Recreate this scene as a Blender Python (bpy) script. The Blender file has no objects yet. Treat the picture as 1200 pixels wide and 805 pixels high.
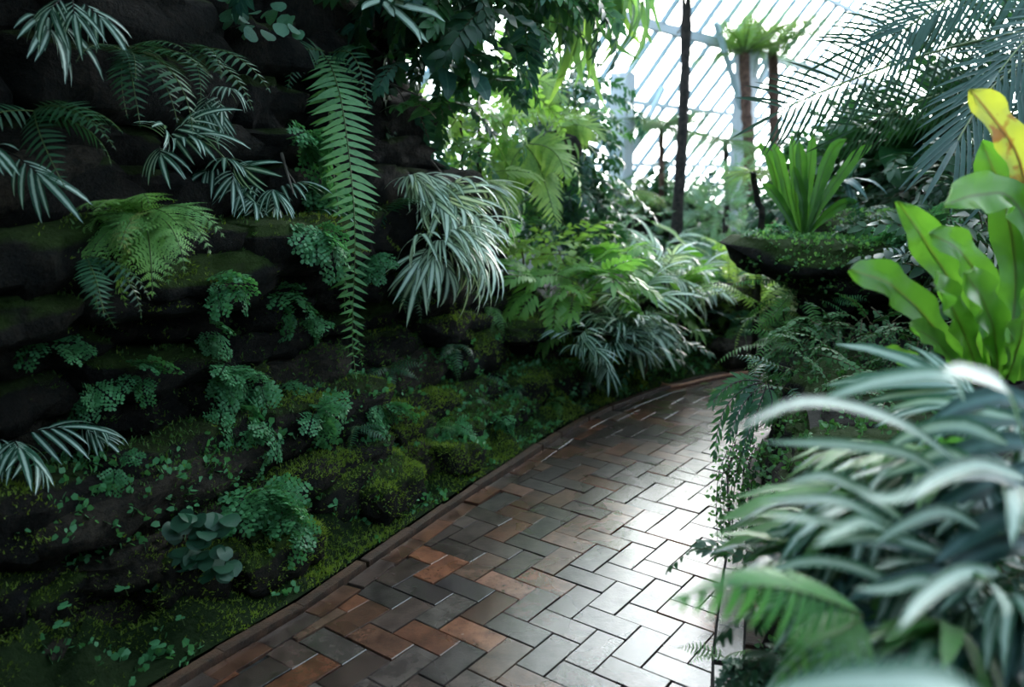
import bpy, math, random
import numpy as np
from mathutils import Vector, Matrix, noise
from mathutils.bvhtree import BVHTree

rng = random.Random(7)
nr = np.random.RandomState(7)
C = bpy.context.scene.collection
scene = bpy.context.scene

# ---------------------------------------------------------------- camera, world, sun, exposure
FOCAL_PX = 933.33
PITCH = math.radians(12.12)
EYE = 1.442
cam_data = bpy.data.cameras.new('camera')
cam_data.lens = 28.0
cam_data.sensor_width = 36.0
cam_data.clip_start = 0.02
cam_data.clip_end = 300
cam_data.dof.use_dof = True
cam_data.dof.focus_distance = 2.85
cam_data.dof.aperture_fstop = 1.7
cam = bpy.data.objects.new('camera', cam_data)
C.objects.link(cam)
cam.location = (0, 0, EYE)
cam.rotation_euler = (math.pi / 2 - PITCH, 0, 0)
scene.camera = cam

scene.view_settings.view_transform = 'Standard'
scene.view_settings.look = 'None'
scene.view_settings.gamma = 1.0
scene.view_settings.use_curve_mapping = False
scene.view_settings.exposure = 0.3
scene.cycles.max_bounces = 8
scene.cycles.diffuse_bounces = 4
scene.cycles.transparent_max_bounces = 12

SUN_AZ = math.radians(27.5)
SUN_EL = math.radians(14.0)
SUN_VEC = Vector((math.sin(SUN_AZ) * math.cos(SUN_EL), math.cos(SUN_AZ) * math.cos(SUN_EL), math.sin(SUN_EL)))

world = bpy.data.worlds.new('overcast_sky')
scene.world = world
world.use_nodes = True
wt = world.node_tree
wt.nodes.clear()
w_out = wt.nodes.new('ShaderNodeOutputWorld')
w_bg = wt.nodes.new('ShaderNodeBackground')
w_tc = wt.nodes.new('ShaderNodeTexCoord')
w_dot = wt.nodes.new('ShaderNodeVectorMath'); w_dot.operation = 'DOT_PRODUCT'
w_dot.inputs[1].default_value = SUN_VEC
w_ramp = wt.nodes.new('ShaderNodeValToRGB')
wt.links.new(w_tc.outputs['Generated'], w_dot.inputs[0])
wt.links.new(w_dot.outputs['Value'], w_ramp.inputs['Fac'])
wt.links.new(w_ramp.outputs['Color'], w_bg.inputs['Color'])
wt.links.new(w_bg.outputs['Background'], w_out.inputs['Surface'])
cr = w_ramp.color_ramp                       # thin overcast, much brighter around the veiled sun
cr.elements[0].position = 0.0; cr.elements[0].color = (0.21, 0.32, 0.40, 1)
cr.elements[1].position = 1.0; cr.elements[1].color = (9.0, 8.7, 8.2, 1)
for pos_, col_ in ((0.55, (0.38, 0.50, 0.58, 1)), (0.78, (0.85, 1.0, 1.08, 1)), (0.91, (2.5, 2.65, 2.7, 1)), (0.975, (6.0, 5.9, 5.7, 1))):
    e = cr.elements.new(pos_); e.color = col_
w_bg.inputs['Strength'].default_value = 4.6

sun_data = bpy.data.lights.new('hazy_sun', 'SUN')
sun_data.energy = 5.0
sun_data.angle = math.radians(7)
sun_data.color = (1.0, 0.95, 0.86)
sun = bpy.data.objects.new('hazy_sun', sun_data)
C.objects.link(sun)
sun.rotation_euler = SUN_VEC.to_track_quat('Z', 'Y').to_euler()


# ---------------------------------------------------------------- helpers
def ray(u, v):
    a = (u - 600) / FOCAL_PX; b = (402.5 - v) / FOCAL_PX
    return Vector((a, math.cos(PITCH) + math.sin(PITCH) * b, -math.sin(PITCH) + math.cos(PITCH) * b))


def at(u, v, depth):
    return Vector((0, 0, EYE)) + ray(u, v) * depth


def link_props(o, label=None, cat=None, group=None, kind=None):
    if label: o['label'] = label
    if cat: o['category'] = cat
    if group: o['group'] = group
    if kind: o['kind'] = kind
    return o


def empty(name, loc, label=None, cat=None, group=None, kind=None):
    o = bpy.data.objects.new(name, None)
    o.empty_display_size = 0.05
    C.objects.link(o)
    o.location = loc
    return link_props(o, label, cat, group, kind)


def mesh(name, V, F, mats, midx=None, uv=None, smooth=True):
    """V (n,3); F list of index tuples or (m,k) array; uv per vertex (n,2)."""
    me = bpy.data.meshes.new(name)
    V = np.asarray(V, dtype=np.float32)
    if isinstance(F, np.ndarray):
        n, k = F.shape
        flat = F.ravel().astype(np.int32)
        starts = np.arange(0, n * k, k, dtype=np.int32)
        tot = np.full(n, k, dtype=np.int32)
    else:
        flat = np.array([i for f in F for i in f], dtype=np.int32)
        tot = np.array([len(f) for f in F], dtype=np.int32)
        starts = np.concatenate([[0], np.cumsum(tot)[:-1]]).astype(np.int32)
        n = len(F)
    me.vertices.add(len(V)); me.vertices.foreach_set('co', V.ravel())
    me.loops.add(len(flat)); me.loops.foreach_set('vertex_index', flat)
    me.polygons.add(n)
    me.polygons.foreach_set('loop_start', starts)
    me.polygons.foreach_set('loop_total', tot)
    me.polygons.foreach_set('use_smooth', np.full(n, bool(smooth)))
    if not isinstance(mats, (list, tuple)): mats = [mats]
    for m in mats: me.materials.append(m)
    if midx is not None: me.polygons.foreach_set('material_index', np.asarray(midx, dtype=np.int32))
    if uv is not None:
        l = me.uv_layers.new(name='uv')
        l.data.foreach_set('uv', np.asarray(uv, dtype=np.float32)[flat].ravel())
    me.update()
    me.validate()
    return me


def obj(name, me, parent=None, M=None, loc=None):
    o = bpy.data.objects.new(name, me)
    C.objects.link(o)
    if parent is not None: o.parent = parent
    if M is not None: o.matrix_local = M
    if loc is not None: o.location = loc
    return o


def join(parts):
    """[(V,F,uv,mi)] -> one set; F are (m,4) quad arrays (triangles as degenerate are avoided)."""
    Vs, Fs, Us, Ms, off = [], [], [], [], 0
    for V, F, U, mi in parts:
        Vs.append(V); Fs.append(F + off); Us.append(U); Ms.append(np.full(len(F), mi)); off += len(V)
    return np.concatenate(Vs), np.concatenate(Fs), np.concatenate(Us), np.concatenate(Ms)


# ---------------------------------------------------------------- materials
def new_mat(name):
    m = bpy.data.materials.new(name); m.use_nodes = True
    m.node_tree.nodes.clear()
    return m, m.node_tree, m.node_tree.nodes.new('ShaderNodeOutputMaterial')


def nd(t, kind, **inp):
    n = t.nodes.new(kind)
    for k, v in inp.items(): n.inputs[k.replace('_', ' ')].default_value = v
    return n


def mixc(t, fac, a, b, blend='MIX'):
    n = t.nodes.new('ShaderNodeMix'); n.data_type = 'RGBA'; n.blend_type = blend
    for sock, v in ((n.inputs[0], fac), (n.inputs[6], a), (n.inputs[7], b)):
        if hasattr(v, 'is_output'): t.links.new(v, sock)
        elif isinstance(v, (int, float)): sock.default_value = v
        else: sock.default_value = (*v, 1)
    return n.outputs[2]


def ramp(t, src, stops):
    n = t.nodes.new('ShaderNodeValToRGB')
    t.links.new(src, n.inputs[0])
    e = n.color_ramp.elements
    while len(e) < len(stops): e.new(0.5)
    for k, (p, c) in enumerate(stops):
        e[k].position = p
        e[k].color = (c, c, c, 1) if isinstance(c, (int, float)) else (*c, 1)
    return n.outputs[0]


def leaf_mat(name, c1, c2, trans=0.3, rough=0.42, stripe=None, midrib=None, stripe_w=0.5, spots=None, tcol=None):
    """Leaf: colour varies per leaf and along the blade; stripe = pale centre band, midrib = thin pale vein."""
    m, t, out = new_mat(name)
    oi = t.nodes.new('ShaderNodeObjectInfo')
    uvn = t.nodes.new('ShaderNodeUVMap'); uvn.uv_map = 'uv'
    tc = t.nodes.new('ShaderNodeTexCoord')
    nz = nd(t, 'ShaderNodeTexNoise', Scale=9.0, Detail=2.0)
    t.links.new(tc.outputs['Object'], nz.inputs['Vector'])
    add = t.nodes.new('ShaderNodeMath'); add.operation = 'MULTIPLY_ADD'
    t.links.new(oi.outputs['Random'], add.inputs[0]); add.inputs[1].default_value = 0.55
    t.links.new(nz.outputs['Fac'], add.inputs[2])
    f = ramp(t, add.outputs[0], [(0.35, 0.0), (1.0, 1.0)])
    col = mixc(t, f, c1, c2)
    sep = t.nodes.new('ShaderNodeSeparateXYZ'); t.links.new(uvn.outputs[0], sep.inputs[0])
    d = t.nodes.new('ShaderNodeMath'); d.operation = 'SUBTRACT'; d.inputs[1].default_value = 0.5
    t.links.new(sep.outputs[0], d.inputs[0])
    ab = t.nodes.new('ShaderNodeMath'); ab.operation = 'ABSOLUTE'; t.links.new(d.outputs[0], ab.inputs[0])
    if stripe is not None:
        wig = t.nodes.new('ShaderNodeMath'); wig.operation = 'MULTIPLY_ADD'
        nz2 = nd(t, 'ShaderNodeTexNoise', Scale=60.0, Detail=1.0); t.links.new(tc.outputs['Object'], nz2.inputs['Vector'])
        t.links.new(nz2.outputs['Fac'], wig.inputs[0]); wig.inputs[1].default_value = 0.14
        t.links.new(ab.outputs[0], wig.inputs[2])
        s = ramp(t, wig.outputs[0], [(stripe_w * 0.5, 1.0), (stripe_w * 0.5 + 0.16, 0.0)])
        col = mixc(t, s, col, stripe)
    if midrib is not None:
        s = ramp(t, ab.outputs[0], [(0.025, 0.85), (0.06, 0.0)])
        col = mixc(t, s, col, midrib)
    if spots is not None:
        nz3 = nd(t, 'ShaderNodeTexNoise', Scale=16.0, Detail=3.0); t.links.new(tc.outputs['Object'], nz3.inputs['Vector'])
        s = ramp(t, nz3.outputs['Fac'], [(0.52, 0.0), (0.62, 1.0)])
        col = mixc(t, s, col, spots)
    p = nd(t, 'ShaderNodeBsdfPrincipled', Roughness=rough)
    p.inputs['Specular IOR Level'].default_value = 0.4
    t.links.new(col, p.inputs['Base Color'])
    tr = t.nodes.new('ShaderNodeBsdfTranslucent')
    tcx = mixc(t, 1.0, col, tcol or (1.8, 1.9, 1.0), 'MULTIPLY')
    t.links.new(tcx, tr.inputs['Color'])
    mx = nd(t, 'ShaderNodeMixShader', Fac=trans)
    t.links.new(p.outputs[0], mx.inputs[1]); t.links.new(tr.outputs[0], mx.inputs[2])
    t.links.new(mx.outputs[0], out.inputs['Surface'])
    return m


def solid_mat(name, c1, c2, scale=8.0, rough=0.8, bump=0.0, detail=6.0, bscale=None, spec=0.3, metal=0.0, objcol=False, coat=0.0, rough_var=0.0):
    m, t, out = new_mat(name)
    tc = t.nodes.new('ShaderNodeTexCoord')
    nz = nd(t, 'ShaderNodeTexNoise', Scale=scale, Detail=detail)
    t.links.new(tc.outputs['Object'], nz.inputs['Vector'])
    f = ramp(t, nz.outputs['Fac'], [(0.35, 0.0), (0.68, 1.0)])
    col = mixc(t, f, c1, c2)
    p = nd(t, 'ShaderNodeBsdfPrincipled', Roughness=rough, Metallic=metal)
    p.inputs['Specular IOR Level'].default_value = spec
    p.inputs['Coat Weight'].default_value = coat
    t.links.new(col, p.inputs['Base Color'])
    if rough_var:
        r2 = ramp(t, nz.outputs['Fac'], [(0.35, max(rough - rough_var, 0.02)), (0.7, min(rough + rough_var, 1))])
        t.links.new(r2, p.inputs['Roughness'])
    if bump:
        nb = nd(t, 'ShaderNodeTexNoise', Scale=bscale or scale * 4, Detail=6.0, Roughness=0.65)
        t.links.new(tc.outputs['Object'], nb.inputs['Vector'])
        b = nd(t, 'ShaderNodeBump', Strength=bump, Distance=0.02)
        t.links.new(nb.outputs['Fac'], b.inputs['Height']); t.links.new(b.outputs[0], p.inputs['Normal'])
    t.links.new(p.outputs[0], out.inputs['Surface'])
    return m


def brick_mat():
    m, t, out = new_mat('wet_paving_brick')
    oi = t.nodes.new('ShaderNodeObjectInfo')
    geo = t.nodes.new('ShaderNodeNewGeometry')
    n1 = nd(t, 'ShaderNodeTexNoise', Scale=14.0, Detail=6.0, Roughness=0.6)
    n2 = nd(t, 'ShaderNodeTexNoise', Scale=120.0, Detail=4.0, Roughness=0.7)
    n3 = nd(t, 'ShaderNodeTexNoise', Scale=2.2, Detail=3.0)
    for n in (n1, n2, n3): t.links.new(geo.outputs['Position'], n.inputs['Vector'])
    dark = mixc(t, 1.0, oi.outputs['Color'], (0.42, 0.40, 0.42), 'MULTIPLY')
    col = mixc(t, ramp(t, n1.outputs['Fac'], [(0.34, 1.0), (0.6, 0.0)]), oi.outputs['Color'], dark)
    col = mixc(t, ramp(t, n2.outputs['Fac'], [(0.58, 0.0), (0.70, 0.8)]), col, (0.012, 0.011, 0.011))
    p = nd(t, 'ShaderNodeBsdfPrincipled')
    p.inputs['Specular IOR Level'].default_value = 0.5
    p.inputs['IOR'].default_value = 1.5
    p.inputs['Coat Weight'].default_value = 1.0
    p.inputs['Coat Roughness'].default_value = 0.22
    t.links.new(col, p.inputs['Base Color'])
    r = t.nodes.new('ShaderNodeMath'); r.operation = 'MULTIPLY_ADD'; r.inputs[1].default_value = 0.26; r.inputs[2].default_value = 0.12
    t.links.new(ramp(t, n3.outputs['Fac'], [(0.3, 0.2), (0.7, 1.0)]), r.inputs[0])
    t.links.new(r.outputs[0], p.inputs['Roughness'])
    b = nd(t, 'ShaderNodeBump', Strength=0.25, Distance=0.003)
    t.links.new(n2.outputs['Fac'], b.inputs['Height'])
    b2 = nd(t, 'ShaderNodeBump', Strength=0.25, Distance=0.008)
    t.links.new(n1.outputs['Fac'], b2.inputs['Height']); t.links.new(b.outputs[0], b2.inputs['Normal'])
    t.links.new(b2.outputs[0], p.inputs['Normal'])
    t.links.new(p.outputs[0], out.inputs['Surface'])
    return m


def rock_mat(name, c1, c2, mossc, moss_amt):
    """Wet layered stone, mossy where it faces up."""
    m, t, out = new_mat(name)
    geo = t.nodes.new('ShaderNodeNewGeometry')
    n1 = nd(t, 'ShaderNodeTexNoise', Scale=5.0, Detail=8.0, Roughness=0.65)
    n2 = nd(t, 'ShaderNodeTexNoise', Scale=38.0, Detail=6.0, Roughness=0.7)
    n3 = nd(t, 'ShaderNodeTexNoise', Scale=3.1, Detail=4.0)
    for n in (n1, n2, n3): t.links.new(geo.outputs['Position'], n.inputs['Vector'])
    col = mixc(t, ramp(t, n1.outputs['Fac'], [(0.35, 0.0), (0.65, 1.0)]), c1, c2)
    col = mixc(t, ramp(t, n2.outputs['Fac'], [(0.4, 0.7), (0.55, 0.0)]), col, (0.006, 0.007, 0.007))
    sep = t.nodes.new('ShaderNodeSeparateXYZ'); t.links.new(geo.outputs['Normal'], sep.inputs[0])
    ma = t.nodes.new('ShaderNodeMath'); ma.operation = 'MULTIPLY_ADD'; ma.inputs[1].default_value = 0.55
    t.links.new(sep.outputs[2], ma.inputs[0]); t.links.new(n3.outputs['Fac'], ma.inputs[2])
    mo = ramp(t, ma.outputs[0], [(1.05 - moss_amt, 0.0), (1.2 - moss_amt, 1.0)])
    mcol = mixc(t, n2.outputs['Fac'], mossc, tuple(x * 0.45 for x in mossc))
    col = mixc(t, mo, col, mcol)
    p = nd(t, 'ShaderNodeBsdfPrincipled', Roughness=0.85)
    p.inputs['Specular IOR Level'].default_value = 0.18
    t.links.new(col, p.inputs['Base Color'])
    b0 = nd(t, 'ShaderNodeBump', Strength=1.0, Distance=0.08)
    t.links.new(n1.outputs['Fac'], b0.inputs['Height'])
    b = nd(t, 'ShaderNodeBump', Strength=1.0, Distance=0.03)
    t.links.new(b0.outputs[0], b.inputs['Normal'])
    t.links.new(n2.outputs['Fac'], b.inputs['Height'])
    t.links.new(b.outputs[0], p.inputs['Normal'])
    t.links.new(p.outputs[0], out.inputs['Surface'])
    return m


def glass_mat():
    m, t, out = new_mat('whitened_greenhouse_glass')
    tp = nd(t, 'ShaderNodeBsdfTransparent'); tp.inputs[0].default_value = (0.97, 0.99, 1.0, 1)
    tl = nd(t, 'ShaderNodeBsdfTranslucent'); tl.inputs[0].default_value = (0.92, 0.96, 1.0, 1)
    gl = nd(t, 'ShaderNodeBsdfGlossy', Roughness=0.15); gl.inputs[0].default_value = (0.9, 0.95, 1.0, 1)
    m1 = nd(t, 'ShaderNodeMixShader', Fac=0.14); m2 = nd(t, 'ShaderNodeMixShader', Fac=0.05)
    t.links.new(tp.outputs[0], m1.inputs[1]); t.links.new(tl.outputs[0], m1.inputs[2])
    t.links.new(m1.outputs[0], m2.inputs[1]); t.links.new(gl.outputs[0], m2.inputs[2])
    t.links.new(m2.outputs[0], out.inputs['Surface'])
    return m


M = {}
M['brick'] = brick_mat()
M['kerb'] = solid_mat('kerb_brick', (0.03, 0.018, 0.013), (0.085, 0.042, 0.025), 22, 0.5, 0.4, spec=0.4)
M['soil'] = solid_mat('dark_wet_soil', (0.010, 0.009, 0.007), (0.035, 0.028, 0.02), 14, 0.85, 0.8)
M['mortar'] = solid_mat('damp_joint_sand', (0.006, 0.006, 0.006), (0.02, 0.018, 0.016), 30, 0.7, 0.3)
M['rock'] = rock_mat('wall_stone', (0.006, 0.0055, 0.005), (0.026, 0.020, 0.015), (0.03, 0.05, 0.010), 0.10)
M['rock_pale'] = rock_mat('pale_wall_stone', (0.018, 0.014, 0.010), (0.07, 0.054, 0.04), (0.03, 0.05, 0.01), 0.0)
M['rock_moss'] = rock_mat('mossy_wall_stone', (0.006, 0.0055, 0.005), (0.026, 0.021, 0.015), (0.035, 0.065, 0.010), 0.36)
M['moss_soil'] = rock_mat('mossy_bank', (0.006, 0.006, 0.005), (0.018, 0.016, 0.011), (0.018, 0.04, 0.008), 0.45)
M['white_paint'] = solid_mat('white_painted_steel', (0.46, 0.48, 0.54), (0.54, 0.56, 0.62), 3, 0.5, 0.0)
M['bar_paint'] = solid_mat('grey_white_glazing_bar', (0.36, 0.47, 0.54), (0.46, 0.56, 0.62), 3, 0.5, 0.0)
M['concrete'] = solid_mat('pale_low_wall', (0.25, 0.26, 0.26), (0.36, 0.37, 0.37), 3, 0.8, 0.2)
M['glass'] = glass_mat()
M['hose'] = solid_mat('copper_brown_hose', (0.30, 0.12, 0.075), (0.46, 0.22, 0.14), 18, 0.35, 0.0, spec=0.5)
M['bark'] = solid_mat('fibrous_dark_trunk', (0.006, 0.005, 0.005), (0.045, 0.032, 0.028), 26, 0.85, 1.0)
M['bark_red'] = solid_mat('reddish_trunk', (0.06, 0.03, 0.022), (0.17, 0.09, 0.07), 20, 0.85, 1.0)
M['stem'] = solid_mat('brown_leaf_stalk', (0.05, 0.035, 0.016), (0.12, 0.09, 0.035), 12, 0.6, 0.0)
M['stem_green'] = solid_mat('green_leaf_stalk', (0.045, 0.08, 0.02), (0.10, 0.15, 0.04), 12, 0.5, 0.0)
M['stem_dark'] = solid_mat('dark_wiry_stalk', (0.006, 0.005, 0.005), (0.02, 0.014, 0.012), 12, 0.5, 0.0)
M['twig'] = solid_mat('bare_grey_twig', (0.07, 0.055, 0.045), (0.17, 0.14, 0.12), 20, 0.8, 0.3)
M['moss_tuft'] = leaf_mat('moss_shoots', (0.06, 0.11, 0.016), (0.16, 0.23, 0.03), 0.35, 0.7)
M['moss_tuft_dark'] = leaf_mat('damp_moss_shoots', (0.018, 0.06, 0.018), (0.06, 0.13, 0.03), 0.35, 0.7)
M['ribbon'] = leaf_mat('ribbon_fern_leaf', (0.010, 0.050, 0.032), (0.022, 0.085, 0.050), 0.22, 0.38, stripe=(0.40, 0.52, 0.46), stripe_w=0.34)
M['ribbon_silver'] = leaf_mat('silver_ribbon_fern_leaf', (0.05, 0.11, 0.07), (0.12, 0.2, 0.14), 0.22, 0.42, stripe=(0.56, 0.66, 0.60), stripe_w=0.55)
M['ribbon_big'] = leaf_mat('foreground_ribbon_leaf', (0.014, 0.065, 0.042), (0.045, 0.14, 0.085), 0.22, 0.45, stripe=(0.34, 0.45, 0.40), stripe_w=0.42)
M['ribbon_blue'] = leaf_mat('blue_green_strap_leaf', (0.012, 0.05, 0.05), (0.03, 0.09, 0.085), 0.2, 0.35, stripe=(0.08, 0.16, 0.17), stripe_w=0.3)
M['sword'] = leaf_mat('sword_fern_leaf', (0.08, 0.21, 0.10), (0.14, 0.31, 0.14), 0.32, 0.45)
M['lady'] = leaf_mat('lady_fern_leaf', (0.10, 0.25, 0.08), (0.20, 0.38, 0.11), 0.32, 0.5)
M['lady_pale'] = leaf_mat('yellowing_fern_leaf', (0.26, 0.34, 0.11), (0.46, 0.50, 0.22), 0.3, 0.5)
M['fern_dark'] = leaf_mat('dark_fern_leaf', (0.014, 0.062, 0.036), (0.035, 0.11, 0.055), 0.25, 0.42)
M['fern_mid'] = leaf_mat('mid_green_fern_leaf', (0.042, 0.145, 0.042), (0.10, 0.25, 0.068), 0.32, 0.45)
M['fern_bright'] = leaf_mat('bright_fern_leaf', (0.12, 0.235, 0.06), (0.25, 0.37, 0.11), 0.42, 0.45)
M['fern_fore'] = leaf_mat('foreground_fern_leaf', (0.06, 0.22, 0.075), (0.12, 0.34, 0.10), 0.35, 0.45)
M['maiden'] = leaf_mat('maidenhair_leaf', (0.04, 0.16, 0.07), (0.085, 0.26, 0.11), 0.3, 0.5)
M['maiden_big'] = leaf_mat('large_maidenhair_leaf', (0.04, 0.13, 0.085), (0.08, 0.2, 0.13), 0.3, 0.5)
M['round'] = leaf_mat('round_waxy_leaf', (0.009, 0.045, 0.026), (0.02, 0.075, 0.04), 0.12, 0.5)
M['creeper'] = leaf_mat('small_creeper_leaf', (0.018, 0.07, 0.028), (0.06, 0.165, 0.05), 0.25, 0.5)
M['nest_dark'] = leaf_mat('ledge_nest_fern_leaf', (0.024, 0.085, 0.016), (0.052, 0.145, 0.025), 0.38, 0.3, midrib=(0.03, 0.07, 0.015))
M['nest'] = leaf_mat('nest_fern_leaf', (0.06, 0.175, 0.024), (0.115, 0.27, 0.04), 0.46, 0.3, midrib=(0.10, 0.16, 0.03))
M['nest_yellow'] = leaf_mat('yellowing_nest_leaf', (0.30, 0.34, 0.045), (0.42, 0.42, 0.07), 0.4, 0.4, midrib=(0.25, 0.12, 0.02), spots=(0.30, 0.12, 0.02))
M['palm'] = leaf_mat('palm_leaflet', (0.005, 0.022, 0.012), (0.013, 0.042, 0.019), 0.12, 0.6)
M['palm_blue'] = leaf_mat('blue_palm_leaflet', (0.011, 0.044, 0.038), (0.025, 0.075, 0.062), 0.15, 0.42)
M['phleb'] = leaf_mat('lobed_fern_leaf', (0.07, 0.21, 0.05), (0.18, 0.36, 0.095), 0.42, 0.4, midrib=(0.2, 0.3, 0.1))
M['phleb_dark'] = leaf_mat('dark_lobed_leaf', (0.012, 0.055, 0.045), (0.03, 0.10, 0.075), 0.22, 0.3, midrib=(0.06, 0.13, 0.1))
M['strap'] = leaf_mat('hanging_strap_leaf', (0.06, 0.14, 0.075), (0.15, 0.26, 0.11), 0.38, 0.4)
M['broad'] = leaf_mat('broad_shrub_leaf', (0.012, 0.06, 0.024), (0.04, 0.13, 0.042), 0.3, 0.32, midrib=(0.05, 0.13, 0.05))
M['broad_bright'] = leaf_mat('bright_shrub_leaf', (0.10, 0.21, 0.05), (0.23, 0.36, 0.10), 0.45, 0.38, midrib=(0.2, 0.32, 0.08))
M['grey_shrub'] = leaf_mat('grey_green_shrub_leaf', (0.10, 0.19, 0.14), (0.17, 0.29, 0.2), 0.35, 0.6)
M['tree_fern'] = leaf_mat('tree_fern_leaf', (0.05, 0.13, 0.04), (0.13, 0.25, 0.08), 0.42, 0.5)
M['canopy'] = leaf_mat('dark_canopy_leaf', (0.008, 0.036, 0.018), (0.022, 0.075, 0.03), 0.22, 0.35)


# ---------------------------------------------------------------- curves of the path
class Curve:
    def __init__(self, pts, step=0.02):
        p = np.array([pts[0]] + list(pts) + [pts[-1]], float)
        out = []
        for i in range(1, len(p) - 2):
            a, b, c, d = p[i - 1], p[i], p[i + 1], p[i + 2]
            for s in np.linspace(0, 1, 24, endpoint=False):
                out.append(0.5 * (2 * b + (c - a) * s + (2 * a - 5 * b + 4 * c - d) * s * s + (3 * b - a - 3 * c + d) * s ** 3))
        out.append(p[-1]); out = np.array(out)
        L = np.concatenate([[0], np.cumsum(np.linalg.norm(np.diff(out, axis=0), axis=1))])
        self.len = L[-1]
        n = int(self.len / step) + 1
        s = np.linspace(0, self.len, n)
        self.s = s
        self.p = np.stack([np.interp(s, L, out[:, 0]), np.interp(s, L, out[:, 1])], 1)
        k = 9
        sm = np.pad(self.p, ((k, k), (0, 0)), mode='reflect', reflect_type='odd')
        self.p = np.stack([np.convolve(sm[:, j], np.ones(2 * k + 1) / (2 * k + 1), 'valid') for j in (0, 1)], 1)
        t = np.gradient(self.p, axis=0); self.t = t / np.linalg.norm(t, axis=1)[:, None]
        self.n = np.stack([-self.t[:, 1], self.t[:, 0]], 1)          # to the left of travel

    def at(self, s):
        i = min(max(int(round(s / self.len * (len(self.s) - 1))), 0), len(self.s) - 1)
        return self.p[i], self.t[i], self.n[i]

    def signed(self, q):
        """(signed distance, >0 left of the curve; index of the nearest sample)"""
        d = self.p - q; i = int(np.argmin((d * d).sum(1)))
        return float((q - self.p[i]) @ self.n[i]), i

    def offset(self, d): return self.p + self.n * d


left = Curve([(-2.7, -1.6), (-1.9, 0.1), (-1.45, 1.05), (-0.985, 1.98), (-0.70, 2.42), (-0.51, 2.80), (-0.378, 3.038), (-0.215, 3.36), (0.039, 3.80),
              (0.275, 4.25), (0.515, 4.62), (0.76, 4.92), (1.06, 5.24), (1.42, 5.53), (1.86, 5.80), (2.7, 6.15), (4.2, 6.5)])
right = Curve([(-0.45, -1.6), (0.12, 0.2), (0.41, 1.3), (0.60, 2.13), (0.674, 2.359), (0.769, 2.663), (0.841, 2.864), (0.94, 3.2), (1.08, 3.75),
               (1.32, 4.25), (1.72, 4.72), (2.3, 5.05), (3.0, 5.25), (4.4, 5.4)])

# ---------------------------------------------------------------- ground and path
ground = obj('ground', mesh('ground', [(-30, -12, -.06), (34, -12, -.06), (34, 40, -.06), (-30, 40, -.06)], [(0, 1, 2, 3)], M['soil']))
link_props(ground, 'dark wet soil under the planting', None, None, 'structure')
lp, rp = left.offset(0.03), right.offset(-0.12)
n_ = min(len(lp), len(rp))
ia = np.linspace(0, len(lp) - 1, 200).astype(int); ib = np.linspace(0, len(rp) - 1, 200).astype(int)
bedV = [(*lp[i], -0.012) for i in ia] + [(*rp[i], -0.012) for i in ib]
bedF = [(i, i + 200, i + 201, i + 1) for i in range(199)]
floor = obj('floor', mesh('floor_bedding', bedV, bedF, M['mortar']))
link_props(floor, 'wet brick path laid in herringbone between planted banks', None, None, 'structure')


def prism(poly, z0, z1, bev):
    """Paver from a convex polygon: bevelled top."""
    c = np.mean(poly, axis=0); n = len(poly)
    inner = c + (poly - c) * (1 - bev / np.maximum(np.linalg.norm(poly - c, axis=1), 1e-4))[:, None]
    V = [(*p, z0) for p in poly] + [(*p, z1 - bev * 0.7) for p in poly] + [(*p, z1) for p in inner]
    F = []
    for k in (0, n):
        for i in range(n):
            j = (i + 1) % n
            F.append((k + i, k + j, k + n + j, k + n + i))
    F.append(tuple(range(2 * n, 3 * n)))
    return V, F


def clip(poly, p, nrm):
    """Keep the part of poly where (x-p).nrm <= 0."""
    out = []
    for i in range(len(poly)):
        a, b = poly[i], poly[(i + 1) % len(poly)]
        da, db = (a - p) @ nrm, (b - p) @ nrm
        if da <= 0: out.append(a)
        if da * db < 0: out.append(a + (b - a) * (da / (da - db)))
    return out


BW = 0.1035
O0 = np.array([-0.138, 2.630]); TH = math.radians(-36.64)
PA = np.array([math.cos(TH), math.sin(TH)]); QA = np.array([-math.sin(TH), math.cos(TH)])
BRICK_COLS = [((0.105, 0.050, 0.032), 5), ((0.15, 0.060, 0.034), 4), ((0.075, 0.05, 0.042), 5), ((0.06, 0.043, 0.036), 5), ((0.21, 0.082, 0.045), 2), ((0.125, 0.072, 0.05), 3)]
SHEEN_GREYS = [((0.088, 0.07, 0.062), 5), ((0.066, 0.052, 0.048), 5), ((0.11, 0.09, 0.078), 4), ((0.10, 0.07, 0.06), 3), ((0.15, 0.075, 0.052), 1)]
SPECIAL = {(0, 0): (0.27, 0.125, 0.085), (1, -3): (0.25, 0.105, 0.06), (-3, 0): (0.20, 0.072, 0.042), (-1, -1): (0.07, 0.058, 0.055)}


def pick_col(tab):
    c = rng.choices([c for c, _ in tab], [w for _, w in tab])[0]
    k = rng.uniform(0.8, 1.2)
    return tuple(x * k for x in c)


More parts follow.
